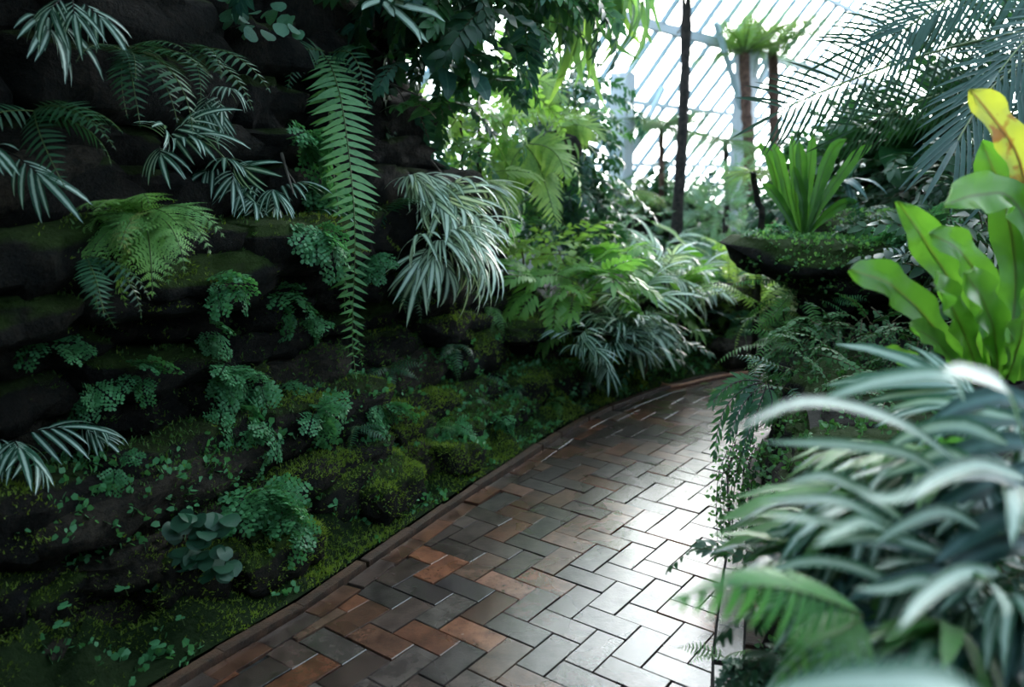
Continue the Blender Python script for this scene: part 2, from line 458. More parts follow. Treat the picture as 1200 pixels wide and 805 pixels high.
bricks = []
for i in range(-40, 60):
    for j in range(-14, 15):
        for kind in (0, 1):
            a, b = i + 2 * j, i - 2 * j                       # herringbone generators (1,1) and (2,-2)
            if kind == 0: x0, y0, x1, y1 = a, b, a + 2, b + 1
            else: x0, y0, x1, y1 = a + 1, b - 2, a + 2, b
            g = 0.022
            cor = np.array([(x0 + g, y0 + g), (x1 - g, y0 + g), (x1 - g, y1 - g), (x0 + g, y1 - g)])
            cor = O0 + BW * (cor[:, :1] * PA + cor[:, 1:] * QA)
            c = cor.mean(0)
            if not (1.2 < c[1] < 6.4): continue
            sl, il = left.signed(c); sr, ir = right.signed(c)
            if sl > -0.02 or sr < -0.12 or c[0] > 2.9: continue
            poly = clip(list(cor), left.p[il] - left.n[il] * 0.082, left.n[il])
            if len(poly) >= 3: poly = clip(poly, right.p[ir] + right.n[ir] * 0.004, -right.n[ir])
            if len(poly) < 3: continue
            poly = np.array(poly)
            d1, d2 = poly[1] - poly[0], poly[2] - poly[0]
            area = 0.5 * abs(sum(poly[k][0] * poly[(k + 1) % len(poly)][1] - poly[(k + 1) % len(poly)][0] * poly[k][1] for k in range(len(poly))))
            if area < 0.0006: continue
            wide = max(0.3, min(1, (-sl - 0.08) / 0.55))  # greys likelier further from the kerb: sky reflection put into the colour
            tab = BRICK_COLS if rng.random() > wide * 0.62 else SHEEN_GREYS
            col = SPECIAL.get((x0, y0)) or pick_col(tab)
            painted_sheen = min(1, max(0, (c[1] - 4.3) / 1.0)) * min(1, max(0, (-sl - .1) / .3))   # paler far bricks, colour standing in for blocked reflection
            col = tuple(a_ * (1 - painted_sheen) + b_ * painted_sheen for a_, b_ in zip(col, (0.30 * rng.uniform(.8, 1.2), 0.21, 0.17)))
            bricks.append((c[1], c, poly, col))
for t_ in range(int(left.len / 0.2)):                        # flat row of bricks along the kerb
    s0 = t_ * 0.205
    p, t, n = left.at(s0 + 0.1)
    if not (1.2 < p[1] < 5.9): continue
    pa, ta, na = left.at(s0 + 0.003); pb, tb, nb = left.at(s0 + 0.202)
    poly = np.array([pa - na * 0.004, pa - na * 0.078, pb - nb * 0.078, pb - nb * 0.004])
    bricks.append((p[1], poly.mean(0), poly, pick_col(BRICK_COLS[:4])))
for t_ in range(int(right.len / 0.2)):                       # and along the other edge
    s0 = t_ * 0.205
    p, t, n = right.at(s0 + 0.1)
    if not (1.2 < p[1] < 5.2) or p[0] > 2.6: continue
    pa, ta, na = right.at(s0 + 0.003); pb, tb, nb = right.at(s0 + 0.202)
    poly = np.array([pa - na * 0.003, pa - na * 0.085, pb - nb * 0.085, pb - nb * 0.003])
    bricks.append((p[1], poly.mean(0), poly, pick_col(SHEEN_GREYS)))
bricks.sort(key=lambda b: b[0])
near = [b for b in bricks if b[0] > 1.75]
far_bricks = near[300:] + [b for b in bricks if b[0] <= 1.75]
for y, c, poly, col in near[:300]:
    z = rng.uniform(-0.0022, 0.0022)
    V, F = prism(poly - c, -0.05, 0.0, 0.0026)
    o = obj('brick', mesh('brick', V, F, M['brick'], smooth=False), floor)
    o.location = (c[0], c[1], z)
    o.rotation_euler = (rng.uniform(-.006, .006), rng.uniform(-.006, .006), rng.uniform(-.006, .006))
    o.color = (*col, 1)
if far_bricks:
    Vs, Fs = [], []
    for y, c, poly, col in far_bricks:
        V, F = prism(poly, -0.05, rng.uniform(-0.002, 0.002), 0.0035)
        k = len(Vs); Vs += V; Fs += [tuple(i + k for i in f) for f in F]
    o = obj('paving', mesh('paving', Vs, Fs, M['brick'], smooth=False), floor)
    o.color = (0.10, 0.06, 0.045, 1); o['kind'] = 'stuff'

kerb_l = empty('trim_1', (0, 0, 0), 'low kerb of bricks on edge along the mossy bank', None, None, 'structure')
s0 = 0.0
while s0 < left.len - 0.3:
    ln = rng.uniform(0.24, 0.36)
    p, t, n = left.at(s0 + ln / 2)
    if p[1] > 1.2 and p[0] < 2.4:
        pa, _, na = left.at(s0 + 0.004); pb, _, nb = left.at(s0 + ln - 0.004)
        wd = rng.uniform(0.034, 0.045)
        poly = np.array([pa + na * wd, pa + na * 0.001, pb + nb * 0.001, pb + nb * wd]); c = poly.mean(0)
        V, F = prism(poly - c, -0.06, 0.024, 0.004)
        o = obj('brick', mesh('kerb_brick', V, F, M['kerb'], smooth=False), kerb_l)
        o.location = (*c, rng.uniform(-.004, .004)); o.rotation_euler = (rng.uniform(-.03, .03), rng.uniform(-.02, .02), 0)
    s0 += ln
kerb_r = empty('trim_2', (0, 0, 0), 'dark sunken kerb stones beside the planted wall', None, None, 'structure')
s0 = 0.0
while s0 < right.len - 0.5:
    ln = rng.uniform(0.28, 0.42)
    p, t, n = right.at(s0 + ln / 2)
    if p[1] > 1.2 and p[0] < 2.2:
        pa, _, na = right.at(s0 + 0.004); pb, _, nb = right.at(s0 + ln - 0.004)
        poly = np.array([pa - na * 0.092, pa - na * 0.15, pb - nb * 0.15, pb - nb * 0.092]); c = poly.mean(0)
        V, F = prism(poly - c, -0.06, 0.012, 0.005)
        o = obj('kerb_stone', mesh('kerb_stone', V, F, M['kerb'], smooth=False), kerb_r)
        o.location = (*c, rng.uniform(-.004, .004))
    s0 += ln

# ---------------------------------------------------------------- rock walls
rng.seed(101)
def blob_box(seed, nx=9, ny=5, nz=4, pw=5.0, amp=0.16, fr=1.6, flat=0.0):
    """Rounded, weathered slab with half-sizes 1 (unit), from the six faces of a box."""
    V, F, idx = [], [], {}
    def vid(p):
        k = tuple(round(x, 4) for x in p)
        if k not in idx: idx[k] = len(V); V.append(k)
        return idx[k]
    def face(fn, a, b):
        for i in range(a):
            for j in range(b):
                F.append((vid(fn(i / a, j / b)), vid(fn((i + 1) / a, j / b)), vid(fn((i + 1) / a, (j + 1) / b)), vid(fn(i / a, (j + 1) / b))))
    q = lambda x: 2 * x - 1
    face(lambda a, b: (q(a), q(b), 1), nx, ny); face(lambda a, b: (q(b), q(a), -1), ny, nx)
    face(lambda a, b: (q(a), -1, q(b)), nx, nz); face(lambda a, b: (q(b), 1, q(a)), nz, nx)
    face(lambda a, b: (1, q(a), q(b)), ny, nz); face(lambda a, b: (-1, q(b), q(a)), nz, ny)
    P = np.array(V)
    r = (np.abs(P) ** pw).sum(1) ** (1 / pw)
    P = P / r[:, None]
    off = Vector((seed * 7.3, seed * 3.1, seed * 1.7))
    for k in range(len(P)):
        v = Vector(P[k])
        d = noise.fractal(Vector((v.x * 1.6, v.y * 1.0, v.z * 0.9)) * fr + off, 1.0, 2.0, 4)
        P[k] *= 1 + amp * d
        P[k][2] += 0.25 * amp * noise.noise(Vector((v.x * 3, v.y * 3, 0)) + off)
    return P, np.array(F)


SLABS = []
for k in range(14):
    P, F = blob_box(k + 1, amp=0.22 if k % 3 else 0.3)
    SLABS.append((P, F, {m: mesh('stone', P, F, M[m]) for m in ('rock', 'rock_pale', 'rock_moss')}))
bvh_V, bvh_F = [], []


def add_bvh(P, F):
    k = sum(len(v) for v in bvh_V)
    bvh_V.append(np.asarray(P)); bvh_F.append(np.asarray(F) + k)


def slab(parent, c, tang, half, mat='rock', tilt=(0, 0), k=None):
    """One stone of the wall: long axis along tang."""
    k = rng.randrange(len(SLABS)) if k is None else k
    P, F, ms = SLABS[k]
    a = math.atan2(tang[1], tang[0])
    Mx = Matrix.Translation(Vector(c)) @ Matrix.Rotation(a, 4, 'Z') @ Matrix.Rotation(tilt[0], 4, 'X') @ Matrix.Rotation(tilt[1], 4, 'Y') @ Matrix.Diagonal((*half, 1))
    o = obj('stone', ms[mat], parent, Mx)
    A = np.array(Mx)
    add_bvh(P @ A[:3, :3].T + A[:3, 3], F)
    return o


wall_left = empty('wall_left', (0, 0, 0), 'tall dark wall of layered wet stone, draped with ferns', None, None, 'structure')


def wall_top(p):
    y = p[1]
    return float(np.interp(y, [3.35, 3.9, 4.25, 4.9, 5.4], [3.4, 2.3, 0.95, 0.62, 0.45]))


def setback(z):
    return float(np.interp(z, [0, .2, .45, .6, .85, 1.0, 1.15, 1.35, 1.8, 2.4, 3.4], [.30, .38, .46, .54, .60, .54, .46, .58, .72, .85, 1.2]))


z = 0.0
row = 0
while z < 3.3:
    h = rng.uniform(0.13, 0.22) if z < 1.5 else rng.uniform(0.2, 0.34)
    zc = z + h / 2
    s0 = 0.7 + rng.uniform(0, 0.4)
    while s0 < left.len - 1.6:
        ln = rng.uniform(0.34, 0.78)
        p, t, n = left.at(s0 + ln / 2)
        if zc < wall_top(p):
            pro = rng.gauss(0, 0.045)
            mat = 'rock_pale' if (zc < .62 and rng.random() < .35) else ('rock_moss' if rng.random() < .3 else 'rock')
            dep = 0.30
            c2 = p + n * (setback(zc) + dep - 0.06 + pro)
            slab(wall_left, (c2[0], c2[1], zc), t, (ln / 2 * 1.12, dep, h / 2 * 1.12), mat, (rng.gauss(0.0, .05), rng.gauss(0.03, .05)))
        s0 += ln * 0.97
    z += h * 0.93
    row += 1
# named ledges that jut out, from the photograph: the fern shelf, the brown strata low at the left
for (y_, z_, ln, hh, out_, mat) in ((2.55, 1.10, .62, .075, .10, 'rock_moss'), (2.95, 1.13, .5, .07, .13, 'rock_moss'), (2.2, .42, .75, .08, .12, 'rock_pale'), (2.65, .44, .6, .07, .10, 'rock_pale'),
                                   (2.35, .26, .8, .075, .14, 'rock_pale'), (2.1, 1.42, .5, .10, .08, 'rock_pale'), (3.95, .84, .32, .11, .12, 'rock_pale'), (4.55, .52, .55, .06, .22, 'rock_moss'), (3.4, .95, .5, .08, .08, 'rock_moss')):
    i = int(np.argmin(abs(left.p[:, 1] - y_))); p, t, n = left.p[i], left.t[i], left.n[i]
    c2 = p + n * (setback(z_) + 0.3 - out_)
    slab(wall_left, (c2[0], c2[1], z_), t, (ln / 2 * 1.1, 0.32, hh * 1.1), mat, (0.02, rng.gauss(0.02, .03)))
for k in range(26):                                          # humps in the bank
    y_ = rng.uniform(1.9, 4.9); i = int(np.argmin(abs(left.p[:, 1] - y_))); p, t, n = left.p[i], left.t[i], left.n[i]
    d = rng.uniform(.16, .42); s_ = rng.uniform(.6, 1.2)
    slab(wall_left, (*(p + n * d), .03 + d * .45), t, (.15 * s_, .10 * s_, .085 * s_), 'rock_moss', (rng.gauss(0, .1), rng.gauss(0, .1)))
for (y_, z_, hx, hz) in ((3.75, 1.0, .42, .3), (3.8, 1.5, .42, .32), (3.8, 2.0, .42, .32), (3.7, 2.5, .45, .32)):
    i = int(np.argmin(abs(left.p[:, 1] - y_))); p, t, n = left.p[i], left.t[i], left.n[i]
    c2 = p + n * (setback(z_) + .42)
    slab(wall_left, (c2[0], c2[1], z_), t, (hx, .34, hz), 'rock', (0, 0))
# earth core behind the stones
coreV, coreF = [], []
idx = [i for i in range(0, len(left.p), 10) if left.p[i][0] < 2.6]
for i in idx:
    p, n = left.p[i], left.n[i]; tz = max(wall_top(p) - 0.05, 0.3)
    for zz in np.linspace(0, 1, 6):
        q = p + n * (setback(zz * tz) + 0.16); coreV.append((*q, zz * tz - (0.05 if zz == 0 else 0)))
    q = p + n * 3.2; coreV.append((*q, tz)); coreV.append((*q, -0.06))
for a in range(len(idx) - 1):
    for b in range(7): coreF.append((a * 8 + b, (a + 1) * 8 + b, (a + 1) * 8 + b + 1, a * 8 + b + 1))
e_ = (len(idx) - 1) * 8
coreF += [tuple(range(7, -1, -1)), tuple(e_ + k for k in range(8))]
obj('earth_core', mesh('earth_core', coreV, coreF, M['soil'], smooth=False), wall_left)

# moss bank between kerb and stones
bank = []
nb_, ns_ = 16, len(range(0, len(left.p), 2))
for i in range(0, len(left.p), 2):
    p, n = left.p[i], left.n[i]
    for j in range(nb_):
        f = j / (nb_ - 1); d = 0.055 + f * 0.42
        q = p + n * d
        zz = 0.02 + 0.22 * f ** 1.3 + (0.13 * noise.fractal(Vector((q[0] * 5.5, q[1] * 5.5, 1.3)), 0.8, 2.0, 4)) * min(1, f * 2.6)
        bank.append((q[0], q[1], max(zz, 0.02)))
bankF = np.array([(i * nb_ + j, i * nb_ + j + 1, (i + 1) * nb_ + j + 1, (i + 1) * nb_ + j) for i in range(ns_ - 1) for j in range(nb_ - 1)])[:, ::-1]
bank = np.array(bank)
bank_o = obj('moss_bank', mesh('moss_bank', bank, bankF, M['moss_soil']))
link_props(bank_o, 'sloping moss covered earth bank between brick kerb and stone wall', None, None, 'structure')
add_bvh(bank, bankF)

# low planted wall and outcrop on the other side
wall_right = empty('wall_right', (0, 0, 0), 'planted stone outcrop with overhanging mossy ledge beside the path', None, None, 'structure')


def rtop(p): return float(np.interp(p[1], [1.0, 2.0, 2.8, 3.8, 4.4, 5.0], [.50, .58, .60, .56, .70, .6]))


z = 0.0
while z < 0.75:
    h = rng.uniform(0.15, 0.2); zc = z + h / 2
    s0 = 1.2
    while s0 < right.len - 0.6:
        ln = rng.uniform(0.3, 0.6)
        p, t, n = right.at(s0 + ln / 2)
        if zc < rtop(p):
            c2 = p - n * (0.19 + 0.28 + zc * 0.12 + rng.gauss(0, .03))
            slab(wall_right, (c2[0], c2[1], zc), t, (ln / 2 * 1.1, 0.28, h / 2 * 1.15), 'rock_moss' if rng.random() < .5 else 'rock', (rng.gauss(0, .05), rng.gauss(0, .05)))
        s0 += ln
    z += h * 0.93
capV, capF = [], []
idr = [i for i in range(0, len(right.p), 8)]
for i in idr:
    p, n = right.p[i], right.n[i]
    for d, f in ((0.26, 0.9), (0.7, 1.0), (1.4, 1.08), (3.5, 1.15), (7.0, 1.15)):
        q = p - n * d
        capV.append((q[0], q[1], rtop(p) * f + 0.05 * noise.noise(Vector((q[0] * 2, q[1] * 2, 0)))))
for a in range(len(idr) - 1):
    for b in range(4): capF.append((a * 5 + b, (a + 1) * 5 + b, (a + 1) * 5 + b + 1, a * 5 + b + 1))
obj('planting_soil', mesh('planting_soil', capV, capF, M['soil']), wall_right)
add_bvh(np.array(capV), np.array(capF))
# the outcrop under the ledge and the ledge itself
for (x, y, zc, hx, hy, hz, mat, rz) in ((2.25, 4.5, .32, .52, .42, .32, 'rock_moss', .3), (2.25, 4.4, .76, .52, .40, .18, 'rock', .2), (2.75, 4.5, .75, .6, .5, .4, 'rock', -.2), (2.2, 4.22, .5, .42, .32, .22, 'rock_moss', .4),
                                       (2.45, 4.05, .6, .5, .4, .35, 'rock_moss', 0), (3.3, 4.6, .8, .6, .5, .4, 'rock_moss', 0)):
    slab(wall_right, (x, y, zc), (math.cos(rz), math.sin(rz)), (hx, hy, hz), mat)
for k in range(46):                                          # rough smaller stones of its face
    y_ = rng.uniform(2.2, 4.95); i = int(np.argmin(abs(right.p[:, 1] - y_))); p, t, n = right.p[i], right.t[i], right.n[i]
    z_ = rng.uniform(.08, .55 if y_ < 3.6 else .85); s_ = rng.uniform(.6, 1.2)
    c2 = p - n * (.24 + z_ * .12 + rng.uniform(-.02, .05))
    slab(wall_right, (c2[0], c2[1], z_), t, (.17 * s_, .12 * s_, .075 * s_), 'rock_moss' if rng.random() < .5 else 'rock', (rng.gauss(0, .15), rng.gauss(0, .15)))
slab(wall_right, (1.98, 4.28, .995), (1, .10), (.80, .42, .10), 'rock_moss', (0.0, 0.03), 2)
slab(wall_right, (2.12, 4.24, .87), (1, .12), (.66, .36, .13), 'rock', (0.0, 0.12), 5)
slab(wall_right, (2.9, 4.35, 1.02), (1, -.1), (.65, .5, .10), 'rock_moss', (0, 0), 7)
slab(wall_right, (2.5, 4.7, 1.12), (1, .1), (.7, .35, .10), 'rock_moss', (0, 0), 8)

# unseen rock bank, added to block light from behind the viewer
light_block = empty('wall_light_block', (0, 0, 0), 'unseen rock bank added to block light behind the viewer', None, None, 'structure')
for k in range(26):
    x = -4.2 + (k % 9) * 1.05; zc = 0.45 + (k // 9) * 0.95
    slab(light_block, (x + rng.uniform(-.2, .2), -2.6 + rng.uniform(-.2, .2), zc), (1, 0), (.75, .5, .58), 'rock')

BV = np.concatenate(bvh_V); BF = np.concatenate(bvh_F)
BVH = BVHTree.FromPolygons([Vector(v) for v in BV], [tuple(int(i) for i in f) for f in BF])


def on_wall(u, v, lift=0.0, dflt=3.0):
    """The wall point seen towards (u, v) and the outward normal there, a real point on the stone."""
    d = ray(u, v); d.normalize()
    loc, nrm, i, dist = BVH.ray_cast(Vector((0, 0, EYE)), d)
    if loc is None: return at(u, v, dflt), Vector((0.8, -0.55, 0.2))
    if nrm.dot(d) > 0: nrm = -nrm
    return loc + nrm * lift, nrm


# ---------------------------------------------------------------- greenhouse shell
rng.seed(102)
GE = np.array([0.64, 0.77]); GE /= np.linalg.norm(GE)
GN = np.array([GE[1], -GE[0]]); GP = np.array([1.67, 13.0])


def gp(t, n, z): q = GP + GE * t + GN * n; return Vector((q[0], q[1], z))


PROFILE = [(0, .8), (4.6, 6.3), (8, 7.8), (11.4, 6.3), (16, .8)]
T0, T1 = -22.0, 17.0
glasshouse = empty('ceiling', (0, 0, 0), 'sloping greenhouse roof of whitened panes in pale glazing bars', None, None, 'structure')


def box_between(a, b, w, h, up=Vector((0, 0, 1))):
    d = (b - a); L = d.length; x = d / L
    y = up.cross(x)
    if y.length < 1e-3: y = Vector((1, 0, 0))
    y.normalize(); zz = x.cross(y)
    Mx = Matrix(((*x, 0), (*y, 0), (*zz, 0), (0, 0, 0, 1))).transposed()
    Mx.translation = (a + b) / 2
    return Mx @ Matrix.Diagonal((L / 2, w / 2, h / 2, 1))


cubeV = [(x, y, z) for x in (-1, 1) for y in (-1, 1) for z in (-1, 1)]
cubeF = [(0, 1, 3, 2), (4, 6, 7, 5), (0, 4, 5, 1), (2, 3, 7, 6), (0, 2, 6, 4), (1, 5, 7, 3)]
BAR = mesh('glazing_bar', cubeV, cubeF, M['bar_paint'], smooth=False)
BARW = mesh('steel_member', cubeV, cubeF, M['white_paint'], smooth=False)
paneme = mesh('pane', [(-1, -1, 0), (1, -1, 0), (1, 1, 0), (-1, 1, 0)], [(0, 1, 2, 3)], M['glass'], smooth=False)
stuffV, stuffF, pstV, pstF = [], [], [], []
RS, PS = 0.46, 0.98
n_pane = 0
for f in range(4):
    (na, za), (nb2, zb) = PROFILE[f], PROFILE[f + 1]
    Ls = math.hypot(nb2 - na, zb - za); m = max(1, round(Ls / PS))
    for k in range(m + 1):                                  # purlins: thicker every third
        q = k / m; n_, z_ = na + (nb2 - na) * q, za + (zb - za) * q
        if k == m and f < 3: continue
        o = obj('purlin', BARW if k % 3 == 0 else BAR, glasshouse, box_between(gp(T0, n_, z_ - .03), gp(T1, n_, z_ - .03), .08 if k % 3 == 0 else .055, .11 if k % 3 == 0 else .06))
    nt = int((T1 - T0) / RS)
    for j in range(nt + 1):
        t = T0 + j * RS
        seen = f == 0 and -6 < t < 12
        Mx = box_between(gp(t, na, za), gp(t, nb2, zb), .05, .06)
        if seen: obj('glazing_bar', BAR, glasshouse, Mx)
        else:
            A = np.array(Mx); P = np.array(cubeV) @ A[:3, :3].T + A[:3, 3]
            stuffF += [tuple(i + len(stuffV) for i in ff) for ff in cubeF]; stuffV += P.tolist()
        if j == nt: continue
        for k in range(m):
            qa, qb = k / m, (k + 1) / m
            c4 = [gp(t, na + (nb2 - na) * qa, za + (zb - za) * qa), gp(t + RS, na + (nb2 - na) * qa, za + (zb - za) * qa),
                  gp(t + RS, na + (nb2 - na) * qb, za + (zb - za) * qb), gp(t, na + (nb2 - na) * qb, za + (zb - za) * qb)]
            if seen and n_pane < 290 and -5.5 < t < 12:
                c = sum(c4, Vector()) / 4; ex, ey = (c4[1] - c4[0]) / 2, (c4[3] - c4[0]) / 2
                ez = ex.cross(ey).normalized()
                Mp = Matrix(((*ex, 0), (*ey, 0), (*ez, 0), (*c, 1))).transposed()
                obj('pane', paneme, glasshouse, Mp); n_pane += 1
            else:
                pstF.append(tuple(len(pstV) + i for i in range(4))); pstV += [tuple(v) for v in c4]
for t in (T1, T0):                                           # glazed gable ends
    for k in range(33):
        n_ = k * 0.5
        zt = float(np.interp(n_, [p[0] for p in PROFILE], [p[1] for p in PROFILE]))
        A = np.array(box_between(gp(t, n_, 0), gp(t, n_, zt + .01), .04, .05)); P = np.array(cubeV) @ A[:3, :3].T + A[:3, 3]
        stuffF += [tuple(i + len(stuffV) for i in ff) for ff in cubeF]; stuffV += P.tolist()
        if k < 32:
            z2 = float(np.interp(n_ + .5, [p[0] for p in PROFILE], [p[1] for p in PROFILE]))
            pstF.append(tuple(len(pstV) + i for i in range(4))); pstV += [tuple(gp(t, n_, .8)), tuple(gp(t, n_ + .5, .8)), tuple(gp(t, n_ + .5, z2)), tuple(gp(t, n_, zt))]
obj('glazing', mesh('glazing', pstV, pstF, M['glass'], smooth=False), glasshouse)['kind'] = 'stuff'
obj('framework', mesh('framework', stuffV, stuffF, M['bar_paint'], smooth=False), glasshouse)['kind'] = 'stuff'
for nm, n_ in (('wall_north', 0.0), ('wall_east', 16.0)):
    o = obj(nm, mesh(nm, cubeV, cubeF, M['concrete'], smooth=False), None, box_between(gp(T0, n_, .38), gp(T1, n_, .38), .2, .86))
    link_props(o, 'low pale wall carrying the glass', None, None, 'structure')


def column(u, v, depth, w, label):
    b = at(u, v, depth); q = np.array([b.x, b.y]) - GP
    n_ = float(q @ GN); zt = float(np.interp(n_, [p[0] for p in PROFILE], [p[1] for p in PROFILE]))
    c = empty('column', (b.x, b.y, 0), label, None, None, 'structure')
    a = math.atan2(GE[1], GE[0])
    for nm, z0, z1, hw in (('column_base', 0, .35, w * .75), ('column_shaft', .35, zt, w / 2)):
        obj(nm, BARW, c, Matrix.Rotation(a, 4, 'Z') @ Matrix.Translation((0, 0, (z0 + z1) / 2)) @ Matrix.Diagonal((hw, hw, (z1 - z0) / 2, 1)))
    br = Matrix.Rotation(a, 4, 'Z')
    for sx in (-1, 1):
        obj('brace', BAR, c, br @ box_between(Vector((0, 0, zt - 1.2)), Vector((sx * 1.0, 0, zt - .1)), .06, .06))


column(727, 200, 10.0, .23, 'white square steel column by the pale tree fern')
column(868, 200, 11.2, .24, 'white square steel column behind the bird nest fern')


# ---------------------------------------------------------------- leaf geometry
rng.seed(103)
def prof_lance(t): return np.sin(np.pi * np.clip(t, 0, 1) ** 0.75) ** 0.8 + 0.02
def prof_strap(t): return np.minimum(1, np.minimum(t * 6 + .25, ((1 - t) * 3.2) ** 0.8)) + 0.01
def prof_ovate(t): return np.sin(np.pi * np.clip(t, 0, 1) ** 0.6) ** 0.75 + 0.02
def prof_nest(t): return np.interp(t, [0, .15, .5, .8, .93, 1], [.22, .45, .92, 1, .7, .05])
def prof_sickle(t): return np.interp(t, [0, .08, .3, .6, .85, 1], [.55, 1, .8, .55, .28, .03])
def prof_round(t): return np.sqrt(np.clip(1 - (2 * t - 1) ** 2, 0, 1)) + 0.02
def prof_fan(t): return np.interp(t, [0, .4, .75, 1], [.06, .6, 1, .55])
def prof_ribbon(t): return np.interp(t, [0, .06, .3, .7, .9, 1], [.25, .7, 1, .8, .4, .03])


def blade(n, w, prof, curl=0.4, fold=0.15, wave=0.0, seed=0, lobes=0, twist=0.0):
    """Unit-length leaf along +X, half-width w, bending down (-Z), V-folded; returns V, F, UV."""
    t = np.linspace(0, 1, n + 1)
    a = curl * t
    dx = np.cos(a) / n; dz = -np.sin(a) / n
    x = np.concatenate([[0], np.cumsum(dx[:-1])]); z = np.concatenate([[0], np.cumsum(dz[:-1])])
    ww = w * prof(t)
    if lobes: ww = ww * (0.62 + 0.38 * np.abs(np.sin(np.pi * t * lobes)))
    r = np.random.RandomState(seed)
    wv = wave * w * np.sin(t * 17 + r.rand() * 6) if wave else 0 * t
    wv2 = wave * w * np.sin(t * 15 + r.rand() * 6) if wave else 0 * t
    V = np.zeros((n + 1, 3, 3))
    tw = twist * t
    for k, (s, wz) in enumerate(((-1, wv), (0, 0 * t), (1, wv2))):
        V[:, k, 0] = x; V[:, k, 1] = s * ww * np.cos(tw); V[:, k, 2] = z + (abs(s) * (fold * ww + wz)) * np.cos(a) + s * ww * np.sin(tw)
    UV = np.zeros((n + 1, 3, 2)); UV[:, :, 0] = [0, .5, 1]; UV[:, :, 1] = t[:, None]
    i = np.arange(n)[:, None] * 3 + np.array([0, 1])[None]
    i = i.ravel()
    F = np.stack([i, i + 3, i + 4, i + 1], 1)
    return V.reshape(-1, 3), F, UV.reshape(-1, 2)


def tube(P, r0, r1, k=4):
    P = np.asarray(P, float); n = len(P)
    T = np.gradient(P, axis=0); T /= np.linalg.norm(T, axis=1)[:, None] + 1e-9
    ref = np.array([0, 0, 1.0]) if abs(T[:, 2]).mean() < .9 else np.array([1.0, 0, 0])
    A = np.cross(T, ref); A /= np.linalg.norm(A, axis=1)[:, None] + 1e-9
    B = np.cross(T, A)
    r = np.linspace(r0, r1, n)
    an = np.linspace(0, 2 * np.pi, k, endpoint=False)
    V = P[:, None] + r[:, None, None] * (np.cos(an)[None, :, None] * A[:, None] + np.sin(an)[None, :, None] * B[:, None])
    F = []
    for i in range(n - 1):
        for j in range(k): F.append((i * k + j, i * k + (j + 1) % k, (i + 1) * k + (j + 1) % k, (i + 1) * k + j))
    return V.reshape(-1, 3), np.array(F), np.tile([0.2, 0.5], (n * k, 1))


def xform(A, Ms):
    """Copies of a leaf (V,F,UV) under (m,4,4) matrices, as one set."""
    V, F, U = A; m = len(Ms)
    W = np.einsum('mij,nj->mni', Ms[:, :3, :3], V) + Ms[:, None, :3, 3]
    F2 = (F[None] + (np.arange(m) * len(V))[:, None, None]).reshape(-1, F.shape[1])
    return W.reshape(-1, 3), F2, np.tile(U, (m, 1))


def arc_spine(L, curl, n=16, p=1.0, a0=0.0, side=0.0):
    t = np.linspace(0, 1, n + 1)
    a = a0 - curl * t ** p
    d = np.stack([np.cos(a), side * t, np.sin(a)], 1); d /= np.linalg.norm(d, axis=1)[:, None]
    return np.concatenate([[[0, 0, 0]], np.cumsum(d[:-1], 0) / n]) * L


def resample(P, n):
    P = np.asarray(P, float)
    if len(P) > 2:                                           # smooth through the given points
        Q = np.concatenate([[2 * P[0] - P[1]], P, [2 * P[-1] - P[-2]]]); out = []
        for i in range(1, len(Q) - 2):
            a, b, c, d = Q[i - 1], Q[i], Q[i + 1], Q[i + 2]
            for s in np.linspace(0, 1, 10, endpoint=False):
                out.append(0.5 * (2 * b + (c - a) * s + (2 * a - 5 * b + 4 * c - d) * s * s + (3 * b - a - 3 * c + d) * s ** 3))
        P = np.array(out + [P[-1]])
    L = np.concatenate([[0], np.cumsum(np.linalg.norm(np.diff(P, axis=0), axis=1))])
    s = np.linspace(0, L[-1], n + 1)
    return np.stack([np.interp(s, L, P[:, j]) for j in range(3)], 1), L[-1]


def frames(P, up):
    T = np.gradient(P, axis=0); T /= np.linalg.norm(T, axis=1)[:, None] + 1e-9
    up = np.broadcast_to(np.asarray(up, float), T.shape)
    S = np.cross(up, T); S /= np.linalg.norm(S, axis=1)[:, None] + 1e-9
    N = np.cross(T, S)
    return T, S, N


